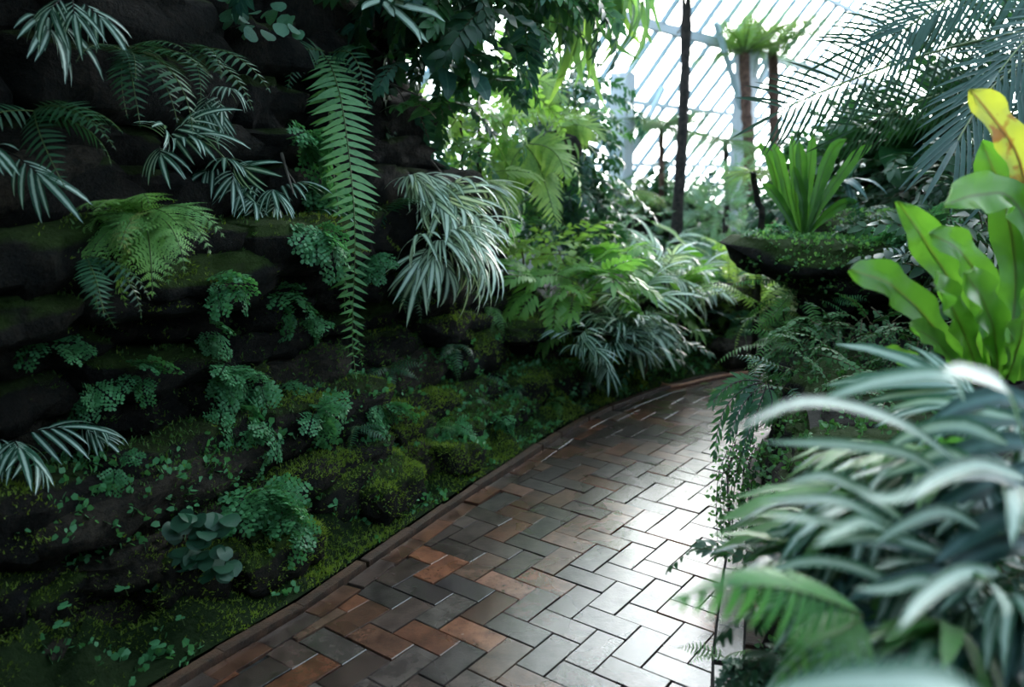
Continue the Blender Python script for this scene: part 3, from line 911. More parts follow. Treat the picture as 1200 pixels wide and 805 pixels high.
def pinna_mats(P, up, pairs, length, ang=(75, 45), droop=0.15, start=0.05, jitter=0.1, wscale=None, seed=0, terminal=True, alt=0.0, grav=0.0, drop=0.0):
    """Matrices of the leaflets along a rachis P. length(t) in metres; ang = angle to the rachis at base and tip."""
    r = np.random.RandomState(seed)
    n = len(P) - 1
    T, S, N = frames(P, up)
    out = []
    ts = np.linspace(start, 0.985, pairs)
    for k, t in enumerate(ts):
        for sg in (-1, 1):
            if drop and r.rand() < drop: continue
            tt = min(1, t + (alt / pairs if sg > 0 else 0))
            f = tt * n; i = min(int(f), n - 1); w = f - i
            p = P[i] * (1 - w) + P[i + 1] * w
            T_, S_, N_ = T[i], S[i], N[i]
            a = math.radians(ang[0] + (ang[1] - ang[0]) * t) * (1 + jitter * .4 * r.randn())
            d = sg * S_ * math.sin(a) + T_ * math.cos(a) - N_ * (droop + jitter * r.randn() * .6)
            d[2] -= grav
            d /= np.linalg.norm(d)
            z = N_ - d * (N_ @ d); z /= np.linalg.norm(z) + 1e-9
            y = np.cross(z, d)
            L = length(t) * (1 + jitter * .6 * r.randn())
            Wd = L if wscale is None else wscale(t)
            Mx = np.eye(4); Mx[:3, 0] = d * L; Mx[:3, 1] = y * Wd; Mx[:3, 2] = z * L; Mx[:3, 3] = p
            out.append(Mx)
    if terminal:
        d = T[-1]; z = N[-1]; y = np.cross(z, d); L = length(1.0) * 1.2
        Mx = np.eye(4); Mx[:3, 0] = d * L; Mx[:3, 1] = y * (L if wscale is None else wscale(1.0)); Mx[:3, 2] = z * L; Mx[:3, 3] = P[-1]
        out.append(Mx)
    return np.array(out)


class Frond:
    """A leaf pattern: stalk mesh plus leaflets, either singly (parts of the frond) or joined in the frond's mesh."""
    def __init__(self, name, stalk, leaf, mats, m_stalk, m_leaf, single=True):
        self.single = single; self.mats = mats; self.ml = m_leaf
        if single:
            W = xform(leaf, mats)
            V, F, U, mi = join([(*stalk, 0), (*W, 1)])
            self.me = mesh(name, V, F, [m_stalk, m_leaf], mi, U)
        else:
            self.me = mesh(name, stalk[0], stalk[1], m_stalk, None, stalk[2])
            self.lme = mesh('leaflet', leaf[0], leaf[1], m_leaf, None, leaf[2])

    def put(self, parent, Mx, name='frond', mat=None):
        o = obj(name, self.me, parent, Mx)
        if self.single:
            if mat is not None:
                o.material_slots[1].link = 'OBJECT'; o.material_slots[1].material = mat
        else:
            for A in self.mats:
                l = obj('leaflet', self.lme, o, Matrix(A.tolist()))
                if mat is not None:
                    l.material_slots[0].link = 'OBJECT'; l.material_slots[0].material = mat
        return o


def look(d, scale=1.0, roll=0.0, loc=(0, 0, 0)):
    """Matrix that lays +X along d with +Z as near to up as it goes."""
    x = Vector(d).normalized()
    ref = Vector((0, 0, 1)) if abs(x.z) < 0.95 else Vector((0.3, -1, 0)).normalized()
    z = (ref - x * ref.dot(x)).normalized(); y = z.cross(x)
    Mx = Matrix(((*x, 0), (*y, 0), (*z, 0), (0, 0, 0, 1))).transposed()
    Mx = Mx @ Matrix.Rotation(roll, 4, 'X')
    if isinstance(scale, (int, float)): scale = (scale,) * 3
    Mx = Mx @ Matrix.Diagonal((*scale, 1))
    Mx.translation = Vector(loc)
    return Mx


def rou(r, u, o): return Vector((r, -o, u))                  # picture right, up, towards the viewer


# leaf templates (unit length)
L_ribbon = blade(6, 0.068, prof_ribbon, 0.9, 0.25)
L_ribbon_w = blade(6, 0.075, prof_ribbon, 0.7, 0.2, 0.15)
L_sword = blade(4, 0.13, prof_sickle, 0.35, 0.1)
L_pin = blade(3, 0.16, prof_lance, 0.3, 0.1)
L_palm = blade(5, 0.024, prof_strap, 0.35, 0.5)
L_lobe = blade(4, 0.12, prof_lance, 0.35, 0.15, 0.15)
L_fan = blade(2, 0.55, prof_fan, 0.3, 0.05)
L_broad = blade(4, 0.22, prof_ovate, 0.6, 0.15, 0.08)
L_wide = blade(5, 0.36, prof_ovate, 0.5, 0.12, 0.06)
L_strap = blade(7, 0.05, prof_strap, 0.5, 0.2, 0.2)
L_nest = blade(9, 0.105, prof_nest, 0.7, 0.22, 0.16, 3)

T = {}


def ribbon_fern_t(name, stalk, n_pair, L, leaf, mat, seed, single=False, spread=(60, 30), grav=.15, m_stalk=None):
    P = arc_spine(stalk, 0.5, 8)
    lf = lambda t: L * (0.75 + .35 * t)
    Ms = pinna_mats(P, (0, 0, 1), n_pair, lf, spread, 0.05, 0.45, 0.22, None, seed, True, .4, grav)
    return Frond(name, tube(P, .0022, .0012), leaf, Ms, m_stalk or M['stem_dark'], mat, single)


for k in range(3):
    T['ribbon', k] = ribbon_fern_t('ribbon_frond', .13, 4, .125, L_ribbon, M['ribbon'], k)
    T['silver', k] = ribbon_fern_t('silver_frond', .16, 4, .20, blade(6, .055, prof_ribbon, .7 + .3 * k, .25, 0, k, 0, .5), M['ribbon_silver'], k + 5, False, (55, 22), .30)
    T['bigribbon', k] = ribbon_fern_t('ribbon_frond', .22, 5, .30, L_ribbon_w, M['ribbon_big'], k + 9, False, (55, 25), .12)
    T['ribbon_s', k] = ribbon_fern_t('ribbon_frond', .2, 5, .2, L_ribbon, M['ribbon'], k + 15, True, (65, 30), .2)

# bipinnate lady fern: each pinna is a small feather
def feather(pairs, leaf, wbase=.30, seed=0):
    P = arc_spine(1.0, .35, 6)
    Ms = pinna_mats(P, (0, 0, 1), pairs, lambda t: wbase * (1 - t) ** .8 + .035, (70, 50), .05, .06, .05, None, seed)
    A = xform(leaf, Ms); B = tube(P, .012, .004, 3)
    V, F, U, _ = join([(*A, 0), (*B, 0)])
    return V, F, U


L_feather = feather(8, blade(1, .26, lambda t: np.interp(t, [0, 1], [1, .25]), .1, .1), .24)
L_feather_fine = feather(11, blade(1, .15, lambda t: np.interp(t, [0, 1], [1, .2]), .1, .1), .17, 3)
for k in range(3):
    P = arc_spine(.27, 1.25 + .25 * k, 14, 1.3)
    Ms = pinna_mats(P, (0, 0, 1), 12, lambda t: .098 * np.interp(t, [0, .12, .35, 1], [.35, .8, 1, .1]), (78, 55), .12, .14, .14, None, k)
    T['lady', k] = Frond('lady_frond', tube(P, .0026, .001), L_feather, Ms, M['stem_green'], M['lady'], True)
    P = arc_spine(.30, .9 + .3 * k, 12, 1.2)
    Ms = pinna_mats(P, (0, 0, 1), 13, lambda t: .062 * np.interp(t, [0, .15, .45, 1], [.5, .85, 1, .15]), (80, 60), .12, .1, .10, None, k + 4)
    T['fern', k] = Frond('fern_frond', tube(P, .0022, .001), L_sword, Ms, M['stem_green'], M['fern_mid'], True)
    P = arc_spine(.55, .8 + .5 * k, 16, 1.3)
    Ms = pinna_mats(P, (0, 0, 1), 22, lambda t: .085 * np.interp(t, [0, .1, .4, .8, 1], [.4, .8, 1, .6, .15]), (82, 60), .15, .1, .10, None, k + 8)
    T['boston', k] = Frond('boston_frond', tube(P, .003, .0012), L_sword, Ms, M['stem_green'], M['fern_bright'], True)
    # tree fern frond
    P = arc_spine(1.0, .75 + .35 * k, 14, 1.3)
    Ms = pinna_mats(P, (0, 0, 1), 15, lambda t: .25 * np.interp(t, [0, .15, .4, 1], [.3, .8, 1, .1]), (75, 55), .25, .15, .08, None, k + 12)
    T['treefern', k] = Frond('tree_fern_frond', tube(P, .011, .003), L_feather_fine, Ms, M['stem_green'], M['tree_fern'], True)
    # pinnatifid (lobed) leaf of the polypody kind
    P = arc_spine(.42, .8 + .4 * k, 12, 1.2, .15)
    Ms = pinna_mats(P, (0, 0, 1), 8, lambda t: .15 * np.interp(t, [0, .3, .7, 1], [.5, 1, .85, .8]), (65, 35), .08, .42, .10, None, k + 20)
    T['phleb', k] = Frond('lobed_frond', tube(P, .0035, .002), L_lobe, Ms, M['stem_green'], M['phleb'], True)
    # maidenhair spray
    r = np.random.RandomState(k + 30)
    P = arc_spine(.20, 1.1, 8); mats = []; st = [(*tube(P, .0009, .0005, 3), 0)]
    T_, S_, N_ = frames(P, (0, 0, 1))
    for q in range(9):
        t = .15 + .8 * q / 8; i = int(t * 8)
        for sg in (-1, 1):
            ln = .085 * (1 - .75 * t) + .012
            d = S_[i] * sg * .8 + T_[i] * .6 + N_[i] * r.uniform(-.3, .15); d /= np.linalg.norm(d)
            Q = P[i] + np.linspace(0, 1, 4)[:, None] * d * ln + np.linspace(0, 1, 4)[:, None] ** 2 * np.array([0, 0, -.25 * ln])
            st.append((*tube(Q, .0006, .0004, 3), 0))
            for f in np.arange(.013, ln + .004, .0165):
                for s2 in (-1, 1):
                    p = P[i] + d * f + np.array([0, 0, -.25 * ln * (f / ln) ** 2])
                    e2 = np.cross(N_[i], d) * s2 * .8 + d * .6 + N_[i] * r.uniform(-.35, .35); e2 /= np.linalg.norm(e2)
                    z_ = N_[i] + r.uniform(-.4, .4, 3); z_ -= e2 * (z_ @ e2); z_ /= np.linalg.norm(z_)
                    sz = r.uniform(.015, .022)
                    Mx = np.eye(4); Mx[:3, 0] = e2 * sz; Mx[:3, 1] = np.cross(z_, e2) * sz; Mx[:3, 2] = z_ * sz; Mx[:3, 3] = p
                    mats.append(Mx)
    V, F, U, _ = join(st)
    T['maiden', k] = Frond('maidenhair_frond', (V, F, U), L_fan, np.array(mats), M['stem_dark'], M['maiden'], True)
    # leafy shrub sprays
    for key, leaf, mat, L, pr in (('broad', L_broad, M['broad'], .13, 7), ('bright', L_broad, M['broad_bright'], .12, 7), ('canopy', L_broad, M['canopy'], .125, 10), ('grey', L_pin, M['grey_shrub'], .075, 16), ('creep', L_wide, M['creeper'], .026, 10), ('dark', L_broad, M['fern_dark'], .10, 8)):
        P = arc_spine(.42 if key != 'creep' else .2, .9 + .2 * k, 8, 1.0, .2, .15 * (k - 1))
        Ms = pinna_mats(P, (0, 0, 1), pr, lambda t: L * (1 - .35 * t), (62, 40), .12, .12, .3, None, k + 40, True, .5)
        T[key, k] = Frond(key + '_spray', tube(P, .003, .0012, 3), leaf, Ms, M['stem'], mat, True)
    # palm frond (far)
    P = arc_spine(1.2, .9 + .3 * k, 14, 1.2)
    Ms = pinna_mats(P, (0, 0, 1), 26, lambda t: .42 * np.interp(t, [0, .2, .6, 1], [.5, 1, .9, .45]), (60, 30), .1, .08, .08, None, k + 50)
    T['palm', k] = Frond('palm_frond', tube(P, .009, .003), L_palm, Ms, M['stem_green'], M['palm'], True)


class Leaf:
    """A single-blade leaf pattern."""
    def __init__(self, name, arr, mat):
        self.me = mesh(name, *arr[:2], mat, None, arr[2])

    def put(self, parent, Mx, name='leaf', mat=None):
        o = obj(name, self.me, parent, Mx)
        if mat is not None:
            o.material_slots[0].link = 'OBJECT'; o.material_slots[0].material = mat
        return o


for k in range(3):
    T['strap', k] = Leaf('strap_leaf', blade(9, .030 + .010 * k, prof_strap, 1.0 + .3 * k, .2, .25, k, 0, .5), M['strap'])
    T['nest', k] = Leaf('nest_leaf', blade(10, .10, prof_nest, .6 + .4 * k, .22, .18, k), M['nest'])
    T['round', k] = Leaf('round_leaf', blade(6, .47, prof_round, .5 + .2 * k, .08), M['round'])
    T['arum', k] = Leaf('arum_leaf', blade(7, .34, prof_ovate, .8, .12, .12, k), M['phleb_dark'])
    T['lance', k] = Leaf('lance_leaf', blade(8, .07, prof_lance, 1.0 + .4 * k, .25, .1, k), M['broad'])

n_plants = {}


def clump(name, label, cat, base, out, n, kind, size, up=(-.2, .9), side=(-1, 1), fwd=(.2, 1.0), part='frond', mat=None, group=None, spread=0.0, mats=None, roll=.4, stalk=0):
    """A plant at base: n leaves of the kind, directions about the outward vector out."""
    p = empty(name, base, label, cat, group)
    out = Vector((out[0], out[1], 0)); out = out.normalized() if out.length > 1e-4 else Vector((0, -1, 0))
    sd = Vector((-out.y, out.x, 0))
    for k in range(n):
        d = out * rng.uniform(*fwd) + sd * rng.uniform(*side) + Vector((0, 0, rng.uniform(*up)))
        if d.length < .15: d = out.copy()
        s = rng.uniform(*size)
        loc = Vector((rng.gauss(0, 1), rng.gauss(0, 1), rng.gauss(0, .6))) * spread
        o = T[kind, rng.randrange(3)].put(p, look(d, s, rng.gauss(0, roll), loc), part, rng.choice(mats) if mats else mat)
        if stalk:
            V, F, U = tube([loc * 0.05, loc * .6, loc], .004, .003, 4)
            obj('stalk', mesh('stalk', V, F, M['stem_green']), p)
    return p


def aimed(name, label, cat, base, dirs, kind, part='frond', mat=None, group=None):
    """A plant whose leaves point where the photograph shows: (right, up, towards viewer, size[, material])."""
    p = empty(name, base, label, cat, group)
    for d in dirs:
        T[kind, rng.randrange(3)].put(p, look(rou(*d[:3]), d[3], rng.gauss(0, .25)), part, d[4] if len(d) > 4 else mat)
    return p


def leaf_along(parent, pts, w, mat, prof=prof_ribbon, part='leaf', up=(0, -.35, 1), n=14, fold=.2, wave=0.0, rib=None, seed=0):
    """A blade along a spine of points (relative to the plant), half-width w in metres."""
    P, L = resample(pts, n)
    t = np.linspace(0, 1, n + 1)
    T_, S_, N_ = frames(P, up)
    ww = w * prof(t)
    r = np.random.RandomState(seed)
    V = np.zeros((n + 1, 5, 3))
    for k, s in enumerate((-1, -.5, 0, .5, 1)):
        wv = wave * w * np.sin(t * 22 + r.rand() * 6) * abs(s)
        V[:, k] = P + S_ * (s * ww)[:, None] + N_ * (abs(s) * fold * ww + wv)[:, None]
    U = np.zeros((n + 1, 5, 2)); U[:, :, 0] = [0, .25, .5, .75, 1]; U[:, :, 1] = t[:, None]
    i = (np.arange(n)[:, None] * 5 + np.arange(4)[None]).ravel()
    F = np.stack([i, i + 5, i + 6, i + 1], 1)
    o = obj(part, mesh(part, V.reshape(-1, 3), F, mat, None, U.reshape(-1, 2)), parent)
    if rib is not None:
        Vt, Ft, Ut = tube(P - N_ * w * .06, w * .075, w * .02, 5)
        obj('midrib', mesh('midrib', Vt, Ft, rib), o)
    return o


def long_frond(parent, pts, pairs, length, leaf, m_stalk, m_leaf, ang=(75, 50), droop=.15, up=(0, -.3, 1), rad=(.004, .0015), seed=0, start=.03, jitter=.1, wscale=None, grav=0.0, terminal=True, n=30, drop=0.0):
    """A hero frond along a given spine: rachis part with every leaflet a sub-part."""
    P, L = resample(pts, n)
    Ms = pinna_mats(P, up, pairs, length, ang, droop, start, jitter, wscale, seed, terminal, .3, grav, drop)
    f = Frond('frond', tube(P, *rad), leaf, Ms, m_stalk, m_leaf, False)
    return f.put(parent, Matrix.Identity(4))


def stem_obj(parent, pts, r0, r1, mat, name='stem', k=7, n=10, rough=0.0, seed=0):
    P, _ = resample(pts, n)
    V, F, U = tube(P, r0, r1, k)
    if rough:
        V = V.copy()
        for i in range(len(V)): V[i] += np.array(noise.noise_vector(Vector(V[i]) * 14 + Vector((seed, 0, 0)))) * rough
    return obj(name, mesh(name, V, F, mat), parent)


def rel(base, pts): return [Vector(p) - Vector(base) for p in pts]


# ================================================================ THE TALL WALL ON THE NEAR SIDE
rng.seed(104)
def W(u, v, lift=.02):
    p, n = on_wall(u, v)
    return p - ray(u, v) * lift, n


# -- hero hanging sword fern
rng.seed(105)
b, n_ = W(378, 62, .05)
b = Vector(b)
fern = empty('sword_fern', b, 'long pale green sword fern frond hanging straight down the dark wall', 'fern')
d0 = ray(378, 62); dep = b.y * math.cos(PITCH) + (EYE - b.z) * math.sin(PITCH)
def hang(pts, toward=.0): return [at(u, v, dep - f) for u, v, f in pts]
sp = hang([(378, 62, 0), (388, 78, .10), (398, 110, .20), (405, 150, .27), (411, 200, .31), (415, 250, .33), (416, 300, .32), (414, 350, .31), (413, 400, .30), (417, 440, .30)])
long_frond(fern, rel(b, sp), 44, lambda t: .13 * np.interp(t, [0, .06, .22, .45, .6, .85, 1], [.45, .85, 1, .9, .65, .42, .12]), L_sword, M['stem_green'], M['sword'], (82, 60), .12, (.35, -1, .2), (.0035, .0012), 3, .02, .12)
sp = hang([(372, 66, 0), (384, 120, .10), (388, 180, .16), (396, 240, .19), (402, 300, .2), (404, 360, .2)])
long_frond(fern, rel(b, sp), 24, lambda t: .10 * np.interp(t, [0, .1, .5, 1], [.5, 1, .8, .2]), L_sword, M['stem_green'], M['fern_mid'], (80, 55), .12, (.45, -1, .2), (.003, .001), 5, .05, .16)
sp = hang([(380, 60, 0), (360, 58, .08), (345, 75, .12), (338, 100, .14)])
long_frond(fern, rel(b, sp), 14, lambda t: .09 * np.interp(t, [0, .3, 1], [.7, 1, .2]), L_sword, M['stem_green'], M['fern_dark'], (80, 55), .12, (.2, -.8, .5), (.003, .001), 6, .05, .12)
sp = hang([(385, 62, 0), (410, 62, .1), (425, 90, .16), (432, 130, .18)])
long_frond(fern, rel(b, sp), 14, lambda t: .085 * np.interp(t, [0, .3, 1], [.7, 1, .2]), L_sword, M['stem_green'], M['fern_dark'], (80, 55), .12, (.2, -.8, .5), (.003, .001), 7, .05, .12)
sp = hang([(392, 280, .15), (402, 320, .26), (412, 360, .28), (420, 400, .28), (424, 425, .27)])
long_frond(fern, rel(b, sp), 14, lambda t: .075 * np.interp(t, [0, .3, 1], [.8, 1, .2]), L_sword, M['stem_green'], M['fern_mid'], (75, 50), .15, (.4, -1, .2), (.002, .001), 8, .05, .25)

# -- bright lady fern cluster on the ledge
rng.seed(106)
b, n_ = W(168, 255, .20)
aimed('lady_fern', 'bright green feathery fern clump with one yellowing frond on a wall ledge', 'fern', b,
      [(.95, .55, .4, 1.15), (.8, .2, .7, 1.2), (1, .3, .3, 1.05), (.5, -.15, .9, 1.25), (.6, .4, .7, .95), (-.12, .15, 1, 1.0, M['lady_pale']), (-.45, -.1, .7, 1.35), (-.65, -.35, .5, 1.4), (-.95, .0, .5, 1.35), (-1, .4, .4, 1.05), (-.5, .6, .5, .95),
       (-.15, .6, .7, .95), (.25, .65, .6, 1.0), (-.3, -.6, .7, 1.1), (-.8, -.55, .5, 1.2), (.35, -.1, .9, .85), (.2, -.6, .8, .8), (.65, -.2, .8, 1.0), (-.3, .0, 1, 1.0), (-.8, .3, .7, 1.1), (.3, .3, 1, 1.0), (-1, .15, .2, 1.0)], 'lady')
b, n_ = W(100, 300, .04)
clump('lady_fern', 'dark low fern fronds below the bright feathery clump', 'fern', b, n_, 6, 'fern', (.6, .9), up=(-.7, .1), side=(-.8, .6), mat=M['fern_dark'])

# -- variegated ribbon ferns on the wall: base pixel, number, size, label
rng.seed(107)
RIB = [
    (188, 172, 5, (.95, 1.15), (-.3, .5), (-.8, .8), 'white striped ribbon fern rosette alone on the bare dark stone'),
    (268, 196, 5, (.85, 1.05), (-.2, .5), (-.9, .5), 'striped ribbon fern uppermost of the cascade above the moss ledge'),
    (318, 225, 7, (.9, 1.1), (-.4, .4), (-.9, .6), 'striped ribbon fern in the middle of the cascade above the moss ledge'),
    (290, 232, 5, (.8, 1.0), (-.5, .3), (-.7, .5), 'striped ribbon fern hanging over the mossy ledge'),
    (358, 250, 6, (.9, 1.1), (-.6, .2), (-.6, .6), 'striped ribbon fern at the lower end of the cascade beside the sword fern'),
    (10, 178, 4, (1.0, 1.2), (-.3, .3), (-.9, .3), 'pale striped ribbon fern drooping at the very edge of the wall'),
    (12, 515, 5, (.95, 1.15), (-.2, .5), (-.9, .6), 'striped ribbon fern low on the wall above the brown strata'),
    (85, 500, 4, (.7, .9), (-.4, .2), (-.6, .6), 'dim ribbon fern beside the low striped one'),
    (85, -4, 3, (.9, 1.1), (-.4, .2), (-.5, .9), 'ribbon fern arching down from the top of the dark wall'),
    (25, 10, 2, (1.0, 1.2), (-.5, .1), (-.5, .9), 'shaded ribbon fern in the uppermost dark corner'),
    (250, 105, 4, (.8, 1.0), (-.5, .1), (-.6, .7), 'ribbon fern trailing below the dark arching fern'),
]
for u, v, n, sz, up, sd, lb in RIB:
    b, nn = W(u, v, .03)
    clump('ribbon_fern', lb, 'fern', b, nn, n, 'ribbon', sz, up=up, side=sd, fwd=(.35, 1.0))

# -- dark arching fern high on the wall
rng.seed(108)
b, n_ = W(148, 62, .05)
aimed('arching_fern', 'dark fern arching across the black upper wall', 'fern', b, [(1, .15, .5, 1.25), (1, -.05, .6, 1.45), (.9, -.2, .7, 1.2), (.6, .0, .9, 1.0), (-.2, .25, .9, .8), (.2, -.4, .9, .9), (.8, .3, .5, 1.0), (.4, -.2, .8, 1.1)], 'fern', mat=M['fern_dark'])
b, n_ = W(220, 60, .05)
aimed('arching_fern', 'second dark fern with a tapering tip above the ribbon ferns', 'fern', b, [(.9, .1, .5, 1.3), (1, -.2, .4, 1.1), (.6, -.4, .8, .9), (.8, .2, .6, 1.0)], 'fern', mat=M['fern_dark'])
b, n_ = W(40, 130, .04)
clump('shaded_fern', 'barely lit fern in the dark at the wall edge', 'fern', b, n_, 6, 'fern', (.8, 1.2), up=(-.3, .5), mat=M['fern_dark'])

# -- large silver ribbon fern
rng.seed(109)
for (u, v, n, lb, sd) in ((475, 215, 9, 'silvery ribbon fern mass, its upper crown drooping from the rock corner', (-.8, .8)), (510, 240, 10, 'silvery ribbon fern in the thick middle of the pale cascade', (-.8, .9)),
                          (505, 285, 12, 'silvery ribbon fern with long striped leaves fanning over the dark hollow', (-1, .8)), (530, 280, 9, 'silvery ribbon fern leaning out towards the path', (-.5, 1)), (545, 222, 5, 'thin pale ribbon fern on the rock edge near the bright leaves', (-.3, 1))):
    b, nn = W(u, v, .04)
    clump('silver_ribbon_fern', lb, 'fern', b, nn, n, 'silver', (.85, 1.1), up=(-.5, .55), side=sd, fwd=(.3, 1.0), group=None)

# -- maidenhair ferns
rng.seed(110)
MAID = [
    (262, 432, 10, 1.0, 'fresh green maidenhair patch in the middle of the bare wall'), (300, 445, 6, .9, 'maidenhair trailing beside the fresh green patch'), (258, 478, 6, .8, 'maidenhair hanging just below the fresh green patch'),
    (345, 452, 6, .8, 'small maidenhair spray on damp stone under the sword fern tip'), (365, 480, 8, .9, 'bright maidenhair spray below the sword fern tip'), (310, 500, 8, .9, 'maidenhair drooping towards the brown ledge'),
    (255, 335, 6, .8, 'maidenhair trailing from the yellow moss cushion'), (330, 350, 7, .9, 'dim maidenhair in the hollow under the ribbon ferns'), (350, 375, 6, .9, 'maidenhair strung along the dark hollow'), (245, 385, 4, .7, 'faint maidenhair string hanging in deep shade'),
    (165, 435, 4, .8, 'lone dark maidenhair tuft on bare stone'), (112, 455, 4, .7, 'tiny maidenhair tuft, faint on the bare wall'), (142, 540, 3, .6, 'tiny maidenhair tuft on the brown ledge'), (60, 405, 4, .8, 'very dark maidenhair near the wall edge'),
    (305, 578, 12, 1.1, 'lit maidenhair mound spilling over moss above the kerb'), (335, 605, 9, 1.0, 'maidenhair fringe at the foot of the lit mound'), (445, 475, 7, .9, 'maidenhair below the hollow in the middle bank'), (460, 520, 7, .9, 'pale maidenhair on the mossy middle bank'),
    (530, 500, 7, .9, 'maidenhair on the upper moss bank before the bend'), (590, 490, 6, .9, 'maidenhair among moss near the bend'), (350, 160, 7, 1.1, 'fine creeper sprays beside the top of the sword fern'), (375, 215, 8, 1.1, 'fine creeper sprays behind the sword fern'),
    (368, 270, 8, 1.0, 'fine creeper sprays at the lower edge of the sword fern'), (440, 300, 6, .9, 'dim maidenhair beside the silver ribbon fern'),
]
for u, v, n, s, lb in MAID:
    b, nn = W(u, v, .02)
    clump('maidenhair_fern', lb, 'fern', b, nn, n, 'maiden', (.6 * s, 1.0 * s), up=(-.9, .5), side=(-1, 1), fwd=(.3, .9), roll=.5, spread=.02)

# -- large-leaved maidenhair at the top
rng.seed(111)
p = empty('large_maidenhair', W(300, 4, .1)[0], 'large maidenhair with rhombic leaves at the top of the wall', 'fern')
for k in range(30):
    d = rou(rng.uniform(-.6, .6), rng.uniform(-1, .1), rng.uniform(.4, 1))
    obj('leaf', T['round', 0].me, p, look(d, rng.uniform(.05, .07), rng.gauss(0, .4), (rng.uniform(-.08, .18), rng.uniform(-.14, .02), rng.uniform(-.15, .07))))
p.children[0].data = T['round', 0].me
for ch in p.children:
    ch.material_slots[0].link = 'OBJECT'; ch.material_slots[0].material = M['maiden_big']

# -- round waxy-leaved plant low on the bank
rng.seed(112)
b, n_ = W(240, 625, .05)
p = empty('round_leaved_plant', b, 'dark waxy plant with round overlapping leaves at the foot of the stones', 'plant')
for k in range(52):
    u, v = rng.uniform(-34, 32), rng.uniform(-40, 42)
    if (u / 36) ** 2 + (v / 45) ** 2 > 1: continue
    s_ = 2.6 / FOCAL_PX
    loc = Vector((u * s_, -.02 - .05 * rng.random(), -v * s_))
    T['round', k % 3].put(p, look(rou(rng.uniform(-.5, .9), rng.uniform(-.7, .3), .7), rng.uniform(.05, .07), rng.gauss(0, .3), loc))
stem_obj(p, [(0, .03, -.05), (0, -.01, .02), (.02, -.02, .1)], .005, .003, M['stem_green'])

# -- seedlings on the moss
rng.seed(113)
for u, v, n, s, lb in ((84, 716, 5, .045, 'small green seedling on the dark bank by the moss mound'), (150, 695, 3, .05, 'pale two leaved seedling on top of the moss mound'), (216, 730, 5, .035, 'tiny seedling between moss mound and kerb'),
                       (190, 762, 6, .05, 'lowest seedling under the moss mound next to the kerb'), (78, 738, 4, .045, 'seedling drooping below the small green one'), (325, 702, 4, .035, 'seedling sprouting right at the kerb edge'), (392, 598, 5, .045, 'light green seedling near the maidenhair mound')):
    b, nn = W(u, v, .01)
    p = empty('seedling', b, lb, 'plant')
    stem_obj(p, [(0, 0, -.01), (0, -.01, .015), (0, -.02, .03)], .0018, .001, M['stem_green'], 'stem', 5, 4)
    for k in range(n):
        T['round', k % 3].put(p, look(rou(math.cos(k * 2.1), .3, math.sin(k * 2.1) * .7 + .4), s * rng.uniform(.35, .65), 0, (0, -.02, .03)), 'leaf', M['maiden'])

# -- small ferns and strap plants along the middle of the bank
rng.seed(114)
for u, v, n, kind, sz, mt, lb in (
        (510, 500, 6, 'fern', (.4, .6), M['fern_mid'], 'little fern on the mossy bank in the middle'), (545, 470, 6, 'fern', (.45, .65), M['fern_dark'], 'little dark fern under the silver ribbon fern'),
        (600, 455, 7, 'fern', (.5, .7), M['fern_dark'], 'little dark fern beneath the brown rock'), (650, 470, 7, 'fern', (.5, .75), M['fern_mid'], 'little fern on the bank where the kerb bends'),
        (690, 440, 7, 'fern', (.5, .8), M['fern_dark'], 'dark little fern near the hose end'), (455, 430, 6, 'fern', (.5, .7), M['fern_dark'], 'dark little fern in the hollow beside the sword fern tip'),
        (420, 500, 6, 'fern', (.4, .6), M['fern_dark'], 'dark little fern on the brown strata'), (620, 500, 5, 'fern', (.4, .6), M['fern_mid'], 'small fern just above the kerb bend'),
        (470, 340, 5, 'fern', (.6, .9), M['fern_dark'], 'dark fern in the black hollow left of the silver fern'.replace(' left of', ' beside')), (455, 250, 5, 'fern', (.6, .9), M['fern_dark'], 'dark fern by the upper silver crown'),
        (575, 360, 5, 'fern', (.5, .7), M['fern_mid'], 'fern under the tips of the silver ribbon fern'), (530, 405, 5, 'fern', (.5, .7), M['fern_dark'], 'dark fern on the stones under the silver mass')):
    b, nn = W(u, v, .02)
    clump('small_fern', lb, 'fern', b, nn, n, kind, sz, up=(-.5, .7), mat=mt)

# -- bare twigs
rng.seed(115)
for pts, lb in (([(440, 92), (462, 100), (490, 112)], 'bare grey twig under the dark canopy'), ([(505, 188), (522, 208), (540, 220)], 'bare pale twig on the rock corner'), ([(330, 180), (336, 200), (344, 228)], 'thin brown stalk among the creepers')):
    b, nn = W(*pts[0], .06)
    dd = b.y * math.cos(PITCH) + (EYE - b.z) * math.sin(PITCH)
    tw = empty('twig', b, lb, 'twig')
    q = [at(*pt_, dd - .06 * k) - b for k, pt_ in enumerate(pts)]
    stem_obj(tw, q, .007, .004, M['twig'], 'branch', 6, 8, .004)
    stem_obj(tw, [q[1], q[1] + Vector((.04, -.03, -.05)), q[1] + Vector((.06, -.03, -.1))], .004, .002, M['twig'], 'side_branch', 5, 5)

# ================================================================ MOSS, UNDERGROWTH (uncountable)
rng.seed(116)
tri = [tuple(f) for f in BF]
A0, A1, A2 = BV[BF[:, 0]], BV[BF[:, 1]], BV[BF[:, 2]]
A3 = BV[BF[:, 3]]
FN = np.cross(A2 - A0, A3 - A1); AREA = np.linalg.norm(FN, axis=1) / 2; FN /= (2 * AREA + 1e-12)[:, None]
FC = (A0 + A1 + A2 + A3) / 4


